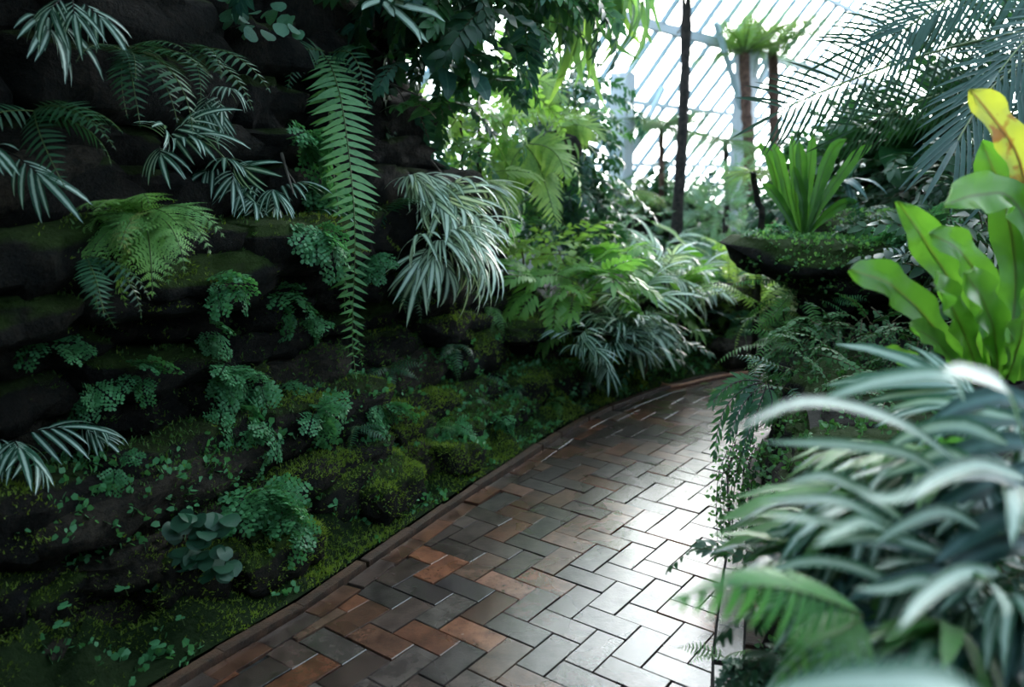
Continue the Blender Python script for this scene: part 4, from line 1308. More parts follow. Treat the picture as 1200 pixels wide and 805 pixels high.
def scatter(n, weight):
    w = AREA * weight; w = w / w.sum()
    idx_ = nr.choice(len(BF), n, p=w)
    a, b_ = nr.rand(n, 1), nr.rand(n, 1)
    P = (A0[idx_] * (1 - a) + A1[idx_] * a) * (1 - b_) + (A3[idx_] * (1 - a) + A2[idx_] * a) * b_
    return P, FN[idx_]


def tufts(P, N, leaf, size, up=.5, spread=.7, per=3):
    m = len(P) * per
    P = np.repeat(P, per, 0) + nr.randn(m, 3) * size * .35; N = np.repeat(N, per, 0)
    d = N + np.array([0, 0, up]) + nr.randn(m, 3) * spread; d /= np.linalg.norm(d, axis=1)[:, None]
    ref = nr.randn(m, 3); y = np.cross(ref, d); y /= np.linalg.norm(y, axis=1)[:, None] + 1e-9
    z_ = np.cross(d, y); s = size * nr.uniform(.5, 1.25, m)
    Ms = np.zeros((m, 4, 4)); Ms[:, :3, 0] = d * s[:, None]; Ms[:, :3, 1] = y * s[:, None]; Ms[:, :3, 2] = z_ * s[:, None]; Ms[:, :3, 3] = P; Ms[:, 3, 3] = 1
    return xform(leaf, Ms)


def nz(P, f, o): return np.array([noise.noise(Vector((p[0] * f + o, p[1] * f, p[2] * f))) for p in P])


nzF = nz(FC, 3.2, 4.0)
lside = np.array([left.signed(q[:2])[0] for q in FC]); rside = np.array([right.signed(q[:2])[0] for q in FC])
inpic = (FC[:, 1] > 1.6) & (FC[:, 1] < 6.3)
is_left = (lside > 0) & inpic; is_right = (rside < 0) & inpic
patch = np.clip((nzF - .02) * 5, 0, 1)
wl = is_left * np.clip(FN[:, 2] + .35, 0, 1) * (FC[:, 2] < .75) * np.clip(1.1 - FC[:, 2] * .8, .2, 1) * (.06 + patch) * (1 + (FC[:, 1] > 2.6) * 1.2)
L_moss = blade(1, .22, lambda t: np.interp(t, [0, 1], [1, .2]), .2, .1)
P, N = scatter(80000, wl)
V, F, U = tufts(P, N, L_moss, .0125)
link_props(obj('moss', mesh('moss', V, F, M['moss_tuft'], None, U)), 'yellow green moss in cushions along the foot of the wall', 'moss', None, 'stuff')
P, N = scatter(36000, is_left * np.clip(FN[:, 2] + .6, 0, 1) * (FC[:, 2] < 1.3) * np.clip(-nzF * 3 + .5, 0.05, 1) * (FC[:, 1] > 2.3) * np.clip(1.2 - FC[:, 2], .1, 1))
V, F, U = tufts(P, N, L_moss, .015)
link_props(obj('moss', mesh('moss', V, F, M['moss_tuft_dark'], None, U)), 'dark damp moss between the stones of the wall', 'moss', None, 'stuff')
ledge = is_left * (FN[:, 2] > .3) * (FC[:, 2] > .8) * (FC[:, 2] < 1.35) * (FC[:, 1] > 2.2)
P, N = scatter(14000, ledge.astype(float) * (.08 + patch))
V, F, U = tufts(P, N, L_moss, .012)
link_props(obj('moss', mesh('moss', V, F, M['moss_tuft'], None, U)), 'moss crust on the fern ledge of the wall', 'moss', None, 'stuff')
wc = is_left * (FC[:, 2] < .55) * np.clip(nzF[::1] * -4 + .6, .05, 1) * (FC[:, 1] > 2.0) * np.clip(FN[:, 2] + .7, 0, 1)
P, N = scatter(4200, wc)
V, F, U = tufts(P, N, L_fan, .024, .4, .8, 4)
link_props(obj('undergrowth', mesh('undergrowth', V, F, M['maiden'], None, U)), 'low small leaved undergrowth on the bank by the kerb', 'undergrowth', None, 'stuff')
wr = is_right * np.clip(FN[:, 2] * .3 + .8, .1, 1) * (FC[:, 2] < 1.2) * (FC[:, 0] < 3.4)
P, N = scatter(24000, wr)
V, F, U = tufts(P, N, L_wide, .021, .2, .8, 3)
link_props(obj('creeper', mesh('creeper', V, F, M['creeper'], None, U)), 'small leaved creeper covering the outcrop under the ledge', 'creeper', None, 'stuff')
P, N = scatter(6000, is_right * (FN[:, 2] > .25) * (FC[:, 2] > .85))
V, F, U = tufts(P, N, L_fan, .016, .5, .8, 3)
link_props(obj('moss', mesh('moss', V, F, M['lady'], None, U)), 'pale moss and tiny leaves on top of the overhanging ledge', 'moss', None, 'stuff')
# ground cover on the far bed so that no bare soil shows between the shrubs
gx = nr.uniform(-3, 7, 9000); gy = nr.uniform(5.4, 12, 9000)
keep = np.array([left.signed(np.array([a, c]))[0] > .1 and (np.array([a, c]) - GP) @ GN > .4 for a, c in zip(gx, gy)])
P = np.stack([gx, gy, np.full(9000, -.05)], 1)[keep]
V, F, U = tufts(P, np.tile([0, 0, 1.0], (len(P), 1)), L_broad, .16, .5, .8, 2)
link_props(obj('undergrowth', mesh('undergrowth', V, F, M['broad'], None, U)), 'low leafy ground cover between the far shrubs', 'undergrowth', None, 'stuff')

# ================================================================ MIDDLE DISTANCE, beyond the rock corner
rng.seed(117)
# -- leafy plants on the low wall and bed: (u, v, depth, kind, n, size, material, name, label, category)
rng.seed(118)
MID = [
    (640, 330, 4.9, 'phleb', 12, (.7, 1.0), None, 'lobed_fern', 'bright lobed fern on the low wall beside the silver ribbon fern'),
    (685, 330, 5.0, 'phleb', 14, (.8, 1.1), None, 'lobed_fern', 'brightest lobed fern with finger shaped leaves above the mossy ledge'),
    (725, 310, 5.4, 'phleb', 12, (.8, 1.1), None, 'lobed_fern', 'light green lobed fern behind the brightest one'),
    (655, 290, 5.4, 'bright', 9, (.7, 1.0), None, 'leafy_shrub', 'sunlit leafy shrub over the brown rock at the wall end'),
    (610, 285, 5.0, 'bright', 8, (.6, .9), None, 'leafy_shrub', 'yellow green leafy shrub against the rock corner'),
    (700, 290, 6.2, 'grey', 9, (.8, 1.1), None, 'leafy_shrub', 'dull grey green shrub behind the lobed ferns'),
    (745, 355, 5.3, 'ribbon_s', 12, (.9, 1.2), M['ribbon_silver'], 'ribbon_fern', 'pale ribbon fern spilling down the low wall towards the kerb'),
    (765, 320, 5.8, 'ribbon_s', 12, (.9, 1.3), M['ribbon_silver'], 'ribbon_fern', 'silver ribbon fern mound in front of the black trunk'),
    (810, 325, 6.2, 'ribbon_s', 10, (.9, 1.3), M['ribbon_silver'], 'ribbon_fern', 'pale ribbon fern at the foot of the black trunk'),
    (720, 400, 5.0, 'ribbon_s', 12, (.7, .9), M['ribbon'], 'ribbon_fern', 'striped ribbon fern hanging over the kerb near the hose'),
    (755, 405, 5.3, 'dark', 12, (.7, 1.0), None, 'leafy_shrub', 'dark leafy plant above the hose end'),
    (800, 395, 6.3, 'dark', 16, (.8, 1.1), None, 'leafy_shrub', 'dark green plant behind the hose curve'),
    (835, 385, 6.5, 'phleb', 12, (.8, 1.1), M['phleb_dark'], 'lobed_fern', 'blue green lobed fern behind the hose'),
    (790, 370, 6.3, 'phleb', 12, (.8, 1.1), M['phleb_dark'], 'lobed_fern', 'dark lobed fern under the silver ribbon mound'),
    (740, 370, 5.6, 'fern', 14, (1.0, 1.4), M['fern_mid'], 'bank_fern', 'mid green fern on the bank above the kerb bend'),
    (835, 345, 6.6, 'broad', 12, (.8, 1.2), None, 'leafy_shrub', 'glossy broad leaved shrub behind the blue green fern'),
    (790, 335, 6.8, 'broad', 12, (.9, 1.2), None, 'leafy_shrub', 'dark broad leaved shrub between the two slim trunks'),
    (862, 340, 6.5, 'boston', 16, (.8, 1.1), None, 'bank_fern', 'bright fern arching beside the overhanging ledge'),
    (895, 350, 4.9, 'boston', 12, (.7, 1.0), None, 'bank_fern', 'bright fern fronds under the tip of the ledge'),
    (868, 378, 6.4, 'boston', 14, (.7, 1.0), M['fern_mid'], 'bank_fern', 'fern leaning over the far end of the path'),
    (930, 395, 4.3, 'boston', 10, (.6, .9), M['fern_mid'], 'bank_fern', 'fern in front of the shaded creeper'),
    (850, 310, 7.5, 'bright', 12, (.8, 1.2), None, 'leafy_shrub', 'light green shrub in front of the misty round bush'),
    (872, 398, 6.3, 'fern', 9, (1.0, 1.3), M['maiden'], 'bank_fern', 'pale feathery fern over the brown stone by the hose'),
    (700, 360, 5.2, 'fern', 12, (1.0, 1.3), M['fern_dark'], 'bank_fern', 'dark fern hanging under the brightest lobed fern'),
    (670, 300, 5.8, 'broad', 10, (.8, 1.1), None, 'leafy_shrub', 'dark shrub behind the sunlit leafy shrub'),
    (720, 275, 7.5, 'grey', 9, (1.0, 1.4), None, 'leafy_shrub', 'hazy shrub at the foot of the white column'),
    (765, 285, 8.0, 'ribbon_s', 10, (1.2, 1.6), M['ribbon_silver'], 'ribbon_fern', 'large pale ribbon fern far behind the black trunk'),
    (820, 300, 7.5, 'nest', 9, (.5, .75), None, 'nest_fern', 'upright strap leaved fern beside the black trunk'),
    (690, 255, 6.5, 'broad', 10, (.9, 1.2), None, 'leafy_shrub', 'dark shrub below the hanging basket tree'),
    (620, 240, 5.6, 'fern', 12, (1.1, 1.5), M['fern_mid'], 'bank_fern', 'fern in the sunlit gap behind the rock corner'),
    (735, 372, 5.15, 'ribbon_s', 12, (.7, .95), M['ribbon'], 'ribbon_fern', 'striped ribbon fern trailing onto the kerb at the hose end'),
    (690, 385, 4.75, 'ribbon_s', 9, (.6, .8), M['ribbon'], 'ribbon_fern', 'striped ribbon fern below the dark hanging fern over the bank'),
    (757, 402, 5.5, 'fern', 10, (.6, .8), M['fern_mid'], 'bank_fern', 'low fern touching the end of the hose'),
    (812, 415, 6.1, 'fern', 12, (.9, 1.2), M['fern_mid'], 'bank_fern', 'low green fern right behind the hose curve'),
    (845, 418, 6.3, 'broad', 10, (.5, .8), M['broad'], 'leafy_shrub', 'low broad leaved plant behind the middle of the hose'),
    (775, 345, 6.0, 'phleb', 12, (.8, 1.1), None, 'lobed_fern', 'green lobed fern among the pale ribbon ferns'),
    (830, 325, 7.0, 'boston', 12, (.9, 1.2), M['fern_mid'], 'bank_fern', 'arching fern between black trunk and ledge'),
    (735, 335, 5.9, 'boston', 12, (.8, 1.1), M['fern_mid'], 'bank_fern', 'arching green fern behind the spilling pale ribbon fern'),
    (590, 250, 5.2, 'dark', 10, (.8, 1.1), None, 'leafy_shrub', 'shaded plant right behind the rock corner'),
]
for u, v, dp, kind, n, sz, mt, nm, lb in MID:
    b = at(u, v + 12, dp)
    clump(nm, lb, 'fern' if 'fern' in nm else 'shrub', b, (.15, -1, 0), n, kind, sz, up=(-.25, 1.1), side=(-1, 1), fwd=(-.2, 1.0), mat=mt, part='leaf' if kind == 'nest' else ('frond' if 'fern' in nm else 'spray'), spread=.05)
    if kind in ('bright', 'broad', 'dark', 'grey'):
        stem_obj(bpy.data.objects[C.objects[-1].parent.name], [(0, 0.05, -max(b.z - .1, .1)), (.02, .02, -.1), (0, 0, .05)], .012, .006, M['stem'])

# -- dark tree overhanging the top of the wall, plus unseen canopies added for shade
rng.seed(119)
def tree(name, label, base, top, sprays, kind, size, mats=None, trunk=.06, group=None, up=(-.8, .4)):
    t = empty(name, base, label, 'tree', group)
    base = Vector(base)
    stem_obj(t, [(0, 0, -.1), (Vector(top) - base) * .5 + Vector((.06, .05, 0)), Vector(top) - base], trunk, trunk * .5, M['bark'], 'trunk', 8, 10, .01)
    for (cx, cy, cz, rx, ry, rz, n) in sprays:
        c = Vector((cx, cy, cz)) - base
        if n > 3:
            tb = (Vector(top) - base) * .85
            stem_obj(t, [tb, (tb + c) / 2 + Vector((0, 0, .1)), c], trunk * .45, trunk * .15, M['bark'], 'branch', 6, 8, .006)
        for k in range(n):
            p = Vector((rng.gauss(0, .5) * rx, rng.gauss(0, .5) * ry, rng.gauss(0, .5) * rz))
            d = Vector((p.x / rx, p.y / ry, 0)) + Vector((rng.gauss(0, .5), rng.gauss(0, .5) - .2, rng.uniform(*up)))
            T[kind, rng.randrange(3)].put(t, look(d, rng.uniform(*size), rng.gauss(0, .4), c + p), 'spray' if kind not in ('arum', 'strap') else 'leaf', rng.choice(mats) if mats else None)
    return t


tree('overhanging_tree', 'dark broad leaved tree overhanging the top of the rock corner', (-1.6, 4.6, 2.1), (-1.0, 4.1, 2.75),
     [(-.48, 3.9, 2.3, .3, .35, .22, 34), (-.3, 4.0, 2.25, .3, .4, .25, 40), (-.05, 4.2, 2.4, .35, .45, .3, 54), (-.85, 3.8, 2.5, .35, .45, .25, 24), (.25, 4.5, 2.65, .4, .5, .3, 40), (-.45, 4.15, 1.95, .25, .3, .3, 26)], 'canopy', (.6, .95), [M['canopy'], M['phleb_dark'], M['canopy'], M['broad']])
tree('overhanging_tree', 'unseen tree added to shade the mossy wall', (-2.6, 2.6, 3.0), (-1.7, 2.2, 3.6),
     [(-1.3, 1.9, 3.0, .8, .9, .3, 40), (-1.7, 2.6, 3.1, .8, .9, .3, 40), (-.9, 2.9, 3.2, .7, .8, .3, 34), (-.9, .8, 3.1, .9, .9, .3, 40), (-1.9, .9, 2.9, .9, .9, .5, 40)], 'canopy', (1.0, 1.6))
tree('overhanging_tree', 'unseen tree added to shade the path from behind the viewer', (.6, -2.2, 0), (.4, -1.8, 2.8),
     [(0, -1.2, 2.9, 1.1, .8, .5, 44), (-1.6, -1.2, 2.6, 1, .8, .6, 40), (1.6, -1.2, 2.5, 1, .8, .7, 40), (.2, -1.6, 1.6, 1.4, .4, .6, 34)], 'canopy', (1.2, 1.8))

# blue-green arum leaves that hang in front of the dark tree
p = empty('arum_plant', at(515, 15, 3.75), 'blue green arum with big drooping leaves at the top of the rock corner', 'plant')
for (u, v, d, s, r_, u_) in ((530, 25, .1, .20, .6, -.5), (505, 50, .15, .18, .3, -.9), (560, 40, .1, .2, .9, -.4), (545, 65, .2, .17, .6, -.8), (480, 20, .1, .17, -.3, -.8), (585, 50, 0, .17, .9, -.5), (520, 80, .2, .15, .4, -1), (600, 20, 0, .18, 1, -.3), (495, 5, 0, .2, .3, -.4), (570, 10, .1, .2, .8, -.2), (555, 90, .15, .14, .7, -.7)):
    q = at(u, v, 3.75 - d) - p.location
    stem_obj(p, [(0, 0, 0), q * .5 + Vector((0, 0, .03)), q], .005, .004, M['stem_green'], 'stalk', 5, 6)
    T['arum', rng.randrange(3)].put(p, look(rou(r_, u_, .5), s, rng.gauss(0, .3), q))
p = empty('staghorn_fern', at(448, 5, 3.3), 'staghorn fern with forked pale tips above the dark hollow', 'fern')
for pts in ([(450, 2), (470, 18), (488, 36), (494, 52)], [(450, 2), (458, 12), (462, 20)], [(455, 0), (480, 8), (505, 14), (522, 26)], [(445, 0), (430, 6), (424, 12)], [(470, 18), (482, 30), (502, 50)]):
    leaf_along(p, [at(u, v, 3.3 - .03 * k) - p.location for k, (u, v) in enumerate(pts)], .016, M['ribbon_silver'], prof_strap, 'leaf', (0, -1, .4), 8)

# -- sunlit foliage in the gap behind the rock corner
rng.seed(120)
for (u, v, dp, n, kind, sz, lb, mts) in ((560, 110, 4.9, 22, 'bright', (.6, .9), 'sunlit tree with yellow green leaves behind the rock corner', [M['broad_bright'], M['broad'], M['broad_bright']]), (590, 160, 5.2, 24, 'bright', (.6, .9), 'backlit bush glowing yellow green in the gap', [M['broad_bright'], M['phleb']]),
                                        (540, 160, 4.8, 20, 'bright', (.6, .9), 'half shaded bush against the rock corner', [M['broad_bright'], M['broad'], M['fern_mid']]), (560, 205, 4.9, 16, 'phleb', (.6, .8), 'backlit lobed fern above the silver ribbon fern', [M['phleb'], M['fern_bright']])):
    p = at(u, v, dp)
    nm = 'sunlit_bush' if kind == 'bright' else 'lobed_fern'
    c = clump(nm, lb, 'shrub' if kind == 'bright' else 'fern', p, (0, -1, 0), n, kind, sz, up=(-.9, .7), side=(-1, 1), fwd=(-.4, .9), part='spray' if kind == 'bright' else 'frond', mats=mts, spread=.16)
    stem_obj(c, [(0, .3, -.9), (0, .15, -.3), (0, 0, .1)], .018, .008, M['bark'], 'stem')
b = at(540, 125, 4.6)
c = empty('bare_branch', b, 'dark bare branch slanting across the bright gap', 'branch')
stem_obj(c, rel(b, [at(470, 165, 4.5), at(540, 125, 4.6), at(580, 92, 4.7), at(640, 55, 4.8)]), .012, .008, M['bark'], 'bough', 6, 12, .004)
stem_obj(c, rel(b, [at(590, 86, 4.7), at(585, 70, 4.65), at(575, 60, 4.6)]), .006, .004, M['bark'], 'side_branch', 5, 6)

# hanging boston ferns, yellow green, in the gap
for (u0, v0, dp, lb, sps) in ((615, 170, 5.0, 'boston fern with one glowing frond hanging in the gap', ([(615, 168), (630, 190), (642, 225), (652, 262)], [(615, 168), (600, 190), (594, 220), (600, 250)], [(618, 168), (640, 172), (655, 185), (662, 205)])),
                              (625, 128, 5.6, 'boston fern arching out above the hanging basket', ([(590, 130), (620, 120), (650, 128), (672, 142)], [(640, 150), (668, 146), (690, 150), (705, 162)], [(600, 110), (630, 95), (650, 105), (660, 120)]))):
    b = at(u0, v0, dp)
    c = empty('boston_fern', b, lb, 'fern')
    for k, pts in enumerate(sps):
        long_frond(c, rel(b, [at(u, v, dp - .06 * q) for q, (u, v) in enumerate(pts)]), 18, lambda t: .20 * np.interp(t, [0, .2, .6, 1], [.6, 1, .8, .2]), L_sword, M['stem_green'], M['fern_bright'], (70, 50), .1, (.5, -1, .3), (.004, .0015), k, .04, .12, None, .2)

# tall dark shrub with hanging basket
b = at(668, 240, 6.0)
tree('dark_shrub', 'tall dark green shrub between bright gap and white column', (b.x, b.y, 0), (b.x, b.y, 1.7), [(*at(660, 130, 6), .25, .3, .3, 44), (*at(662, 180, 6), .25, .3, .3, 60), (*at(660, 215, 6), .3, .3, .3, 54), (*at(660, 240, 6.1), .2, .3, .25, 44), (*at(645, 175, 6.1), .2, .3, .25, 34), (*at(665, 95, 6.2), .2, .2, .2, 12)], 'broad', (.55, .9), [M['broad'], M['fern_dark'], M['canopy'], M['phleb_dark']], .03)
b = at(662, 172, 5.6)
c = empty('hanging_basket', b, 'dark hanging basket of moss with trailing leaves', 'basket')
P, F = blob_box(77, 8, 8, 5, 2.4, .12)
obj('bowl', mesh('bowl', P * np.array([.13, .13, .09]), F, M['bark']), c)
for k in range(3):
    a = k * 2.09; stem_obj(c, [(.12 * math.cos(a), .12 * math.sin(a), .05), (.05 * math.cos(a), .05 * math.sin(a), .4), (0, 0, .8)], .003, .003, M['stem_dark'], 'chain', 4, 4)
for k in range(16):
    T['strap', k % 3].put(c, look((math.cos(k * 2.4), math.sin(k * 2.4), rng.uniform(-.6, .3)), rng.uniform(.14, .26), 0, (.08 * math.cos(k * 2.4), .08 * math.sin(k * 2.4), .04)), 'leaf', M['fern_bright'])

# hanging strap fern at the top of the picture
b = at(690, -25, 4.6)
c = empty('hanging_strap_fern', b, 'big strap leaved fern hanging from above in the bright gap', 'fern')
for k in range(90):
    u = rng.uniform(612, 758); v = rng.uniform(-70, 10); ln = rng.uniform(.32, .70) * (1.15 - abs(u - 690) / 190)
    q = at(u, v, 4.6 + rng.uniform(-.25, .25)) - b
    T['strap', k % 3].put(c, look((rng.uniform(-.2, .2) + (u - 690) / 400, rng.uniform(-.3, .3), -1), ln, rng.uniform(-1.5, 1.5), q), 'leaf', M['strap'] if rng.random() < .75 else M['fern_bright'])
stem_obj(c, [(-.5, .1, .12), (0, 0, .18), (.4, 0, .12)], .03, .02, M['bark'], 'rootstock')

# ================================================================ FAR TREES UNDER THE GLASS
rng.seed(121)
def tree_fern(label, u_base, v_base, u_top, v_top, depth, rad, n, size, mat, trunk_mat='bark', skirt=0, up=(-.1, .8), bend=0.0):
    p0, p1 = at(u_base, v_base, depth), at(u_top, v_top, depth)
    t = empty('tree_fern', (p0.x, p0.y, 0), label, 'tree')
    b0 = t.location
    pts = [(0, 0, -.05), Vector((p0.x, p0.y, p0.z)) - b0, (p0 + p1) / 2 - b0 + Vector((bend, 0, 0)), p1 - b0]
    stem_obj(t, pts, rad, rad * .8, M[trunk_mat], 'trunk', 9, 40, rad * .28)
    for k in range(n):
        a = k * 2.399 + rng.random() * .4
        T['treefern', k % 3].put(t, look((math.cos(a), math.sin(a), rng.uniform(*up)), rng.uniform(*size), rng.gauss(0, .15), p1 - b0), 'frond', mat)
    for k in range(skirt):
        a = k * 2.4; d = Vector((math.cos(a), math.sin(a), -1.6))
        q = p1 - b0 + Vector((math.cos(a), math.sin(a), 0)) * rad * .9 - Vector((0, 0, k * .022))
        T['strap', k % 3].put(t, look((d.x, d.y, .5), .16, 0, q), 'leaf_base', M['stem'])
    return t


tree_fern('slim black trunked tree fern rising out of the top of the picture', 791, 300, 806, -70, 8.2, .062, 15, (.9, 1.3), M['tree_fern'], 'bark', 44, (-.1, .5), .03)
tree_fern('tree fern with reddish slim trunk and flat spreading crown', 776, 290, 775, 150, 10.0, .042, 34, (.7, 1.0), M['tree_fern'], 'bark_red', 6, (.0, .75))
tree_fern('tree fern with fibrous head in front of the white sky', 878, 200, 872, 64, 10.5, .085, 26, (.9, 1.25), M['fern_bright'], 'bark_red', 14, (.0, 1.6))
tree_fern('tree fern with dense crown just behind the fibrous headed one', 908, 200, 906, 55, 11.0, .085, 28, (.9, 1.2), M['tree_fern'], 'bark_red', 12, (-.1, 1.6))
tree_fern('pale young tree fern at the foot of the white column', 738, 270, 738, 222, 9.2, .05, 12, (.45, .65), M['fern_bright'], 'bark', 4, (-.5, .4))
tree_fern('small tree fern beside the bird nest fern on the ledge', 892, 268, 883, 203, 4.8, .022, 18, (.2, .3), M['fern_bright'], 'bark', 6, (-.1, .6))
tree_fern('tree fern with drooping fronds behind the palm leaf', 852, 250, 850, 165, 9.5, .04, 13, (.7, 1.0), M['tree_fern'], 'bark', 4, (-.1, .6))

# misty round bush and far shrubs
def far_bush(label, u, v, depth, rx, rz, n, kind, size, mat=None, name='round_bush'):
    c = at(u, v, depth)
    t = empty(name, (c.x, c.y, 0), label, 'shrub')
    stem_obj(t, [(0, 0, -.05), (0.03, 0, c.z * .5), (0, 0, c.z)], .035, .015, M['bark'], 'stem', 6, 6)
    for k in range(n):
        d = Vector((rng.gauss(0, 1), rng.gauss(0, 1), rng.gauss(0, 1))).normalized()
        q = Vector((0, 0, c.z)) + Vector((d.x * rx, d.y * rx, d.z * rz)) * rng.uniform(.3, .85)
        T[kind, k % 3].put(t, look(d + Vector((0, -.2, .25)), rng.uniform(*size), rng.gauss(0, .5), q), 'spray', mat)
    return t


far_bush('misty grey green round bush in the far middle', 848, 255, 8.6, .50, .50, 150, 'grey', (.7, 1.0))
far_bush('soft grey bush on the far side of the misty one', 815, 262, 9.8, .35, .35, 46, 'grey', (.8, 1.1))
far_bush('dark bush in the shade between column and black trunk', 762, 262, 10.4, .55, .42, 150, 'broad', (.9, 1.2), M['canopy'])
far_bush('dark bush low behind the reddish trunk', 805, 272, 10.4, .5, .4, 130, 'broad', (.9, 1.2), M['canopy'])
far_bush('leafy bush in front of the low wall by the column', 700, 262, 9.5, .6, .35, 46, 'broad', (.9, 1.2), M['broad'])
far_bush('tall bush closing the view beside the bright gap', 630, 200, 7.4, .55, .75, 70, 'broad', (.9, 1.2), M['fern_mid'])
far_bush('yellow green bush far behind the gap', 590, 150, 7.4, .6, .8, 70, 'bright', (.9, 1.2))
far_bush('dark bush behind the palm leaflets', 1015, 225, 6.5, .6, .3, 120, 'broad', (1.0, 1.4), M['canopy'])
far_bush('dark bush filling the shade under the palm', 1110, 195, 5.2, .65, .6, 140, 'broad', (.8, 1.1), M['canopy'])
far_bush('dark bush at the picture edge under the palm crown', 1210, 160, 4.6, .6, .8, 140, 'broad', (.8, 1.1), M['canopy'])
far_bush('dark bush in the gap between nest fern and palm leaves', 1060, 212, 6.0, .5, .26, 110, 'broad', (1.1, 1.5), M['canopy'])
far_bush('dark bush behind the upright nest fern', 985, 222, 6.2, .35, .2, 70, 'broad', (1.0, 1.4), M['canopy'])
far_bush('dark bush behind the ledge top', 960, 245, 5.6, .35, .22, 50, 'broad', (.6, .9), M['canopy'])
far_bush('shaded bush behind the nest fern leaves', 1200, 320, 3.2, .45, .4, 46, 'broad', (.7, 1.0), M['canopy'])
# rounded dark rock in the far shade
rk = obj('boulder', SLABS[4][2]['rock'], None, Matrix.Translation(at(762, 285, 10.2)) @ Matrix.Diagonal((.5, .4, .42, 1)))
link_props(rk, 'dark rounded rock in the far shade behind the slim trunks', 'rock')
rk = obj('boulder', SLABS[5][2]['rock_pale'], None, Matrix.Translation(at(868, 414, 6.05)) @ Matrix.Diagonal((.24, .18, .11, 1)))
link_props(rk, 'flat brown stone beyond the hose at the end of the path', 'rock')
for ch in (rk,): ch.rotation_euler = (0.05, 0, .3)

# ================================================================ RIGHT BANK
rng.seed(122)
# -- palm with long dark fronds
rng.seed(123)
b = at(1330, 60, 3.6)
palm = empty('palm', (b.x, b.y, .5), 'dark feather palm with long arching fronds at the picture edge', 'palm')
pb = palm.location
stem_obj(palm, [(0, 0, -.1), (0, 0, (b.z - .5) * .5), (0, 0, b.z - .5)], .07, .06, M['bark'], 'trunk', 9, 12, .01)
def pf(pts, pairs, L, mat, ang=(55, 25), droop=.1, seed=0, up=(0, -.4, 1), grav=0.0, leaf=L_palm):
    long_frond(palm, rel(pb, [at(u, v, d) for u, v, d in pts]), pairs, lambda t: L * np.interp(t, [0, .15, .6, 1], [.7, 1, .9, .75]), leaf, M['stem_green'], mat, ang, droop, up, (.009, .003), seed, .04, .07, None, grav)
pf([(1330, 55, 3.6), (1240, 35, 3.4), (1145, 48, 3.25), (1043, 77, 3.15), (974, 103, 3.1), (938, 118, 3.05), (915, 130, 3.0)], 44, .29, M['palm'], (84, 34), .03, 1, (.0, -1, .15))
pf([(1330, 75, 3.5), (1230, 60, 3.2), (1170, 95, 2.95), (1140, 135, 2.8), (1122, 165, 2.7)], 26, .40, M['palm_blue'], (55, 18), .1, 2, (-.3, -.9, .5), .15)
pf([(1330, 45, 3.7), (1240, 0, 3.6), (1140, 5, 3.55), (1060, 25, 3.5), (1000, 55, 3.5)], 40, .30, M['palm'], (78, 34), .05, 3, (.0, -1, .2))
pf([(1330, 80, 3.7), (1230, 85, 3.7), (1140, 100, 3.7), (1060, 125, 3.7), (1005, 150, 3.75)], 38, .28, M['palm'], (78, 36), .05, 4, (0, -1, .2))
pf([(1330, 60, 3.5), (1260, -20, 3.3), (1180, -25, 3.2), (1110, 0, 3.15), (1060, 35, 3.1)], 36, .34, M['palm_blue'], (58, 25), .1, 5, (0, -1, .5), .1)
pf([(1330, 90, 3.4), (1270, 100, 3.1), (1220, 150, 2.9), (1195, 200, 2.75)], 20, .4, M['palm_blue'], (55, 20), .1, 6, (-.3, -.9, .5), .15)
pf([(1330, 40, 3.6), (1260, 20, 3.2), (1210, 40, 2.95), (1170, 85, 2.8)], 22, .34, M['palm_blue'], (55, 20), .1, 7, (-.3, -.9, .6), .1)

# -- bird's nest fern on the ledge
rng.seed(124)
dp = 4.35
b = at(938, 276, dp)
nest = empty('nest_fern', b, 'upright bird nest fern with strap leaves standing on the mossy ledge', 'fern')
NL = [([(930, 276), (915, 235), (905, 195), (893, 172), (884, 175)], .026, 0), ([(934, 276), (922, 225), (912, 185), (904, 166)], .028, .05), ([(938, 276), (932, 230), (930, 190), (928, 158)], .026, .0), ([(940, 276), (940, 225), (938, 190), (936, 165)], .030, .1), ([(942, 276), (946, 225), (950, 185), (952, 158)], .028, .02),
      ([(944, 276), (955, 235), (965, 200), (978, 172), (992, 163)], .034, .08), ([(945, 276), (962, 240), (985, 205), (1005, 180), (1022, 170)], .030, .0), ([(936, 276), (922, 250), (905, 225), (893, 215)], .026, .12), ([(941, 276), (942, 245), (935, 215), (930, 195)], .024, .16), ([(946, 276), (965, 255), (985, 240), (1005, 236)], .026, .1), ([(948, 276), (958, 230), (972, 190), (975, 168)], .026, -.1)]
for k, (pts, w, f) in enumerate(NL):
    leaf_along(nest, rel(b, [at(u, v, dp - f * q / len(pts)) for q, (u, v) in enumerate(pts)]), w * 1.12, M['nest_dark'], prof_nest, 'leaf', (.1, -1, .1), 16, .3, .16, M['stem_green'], k)

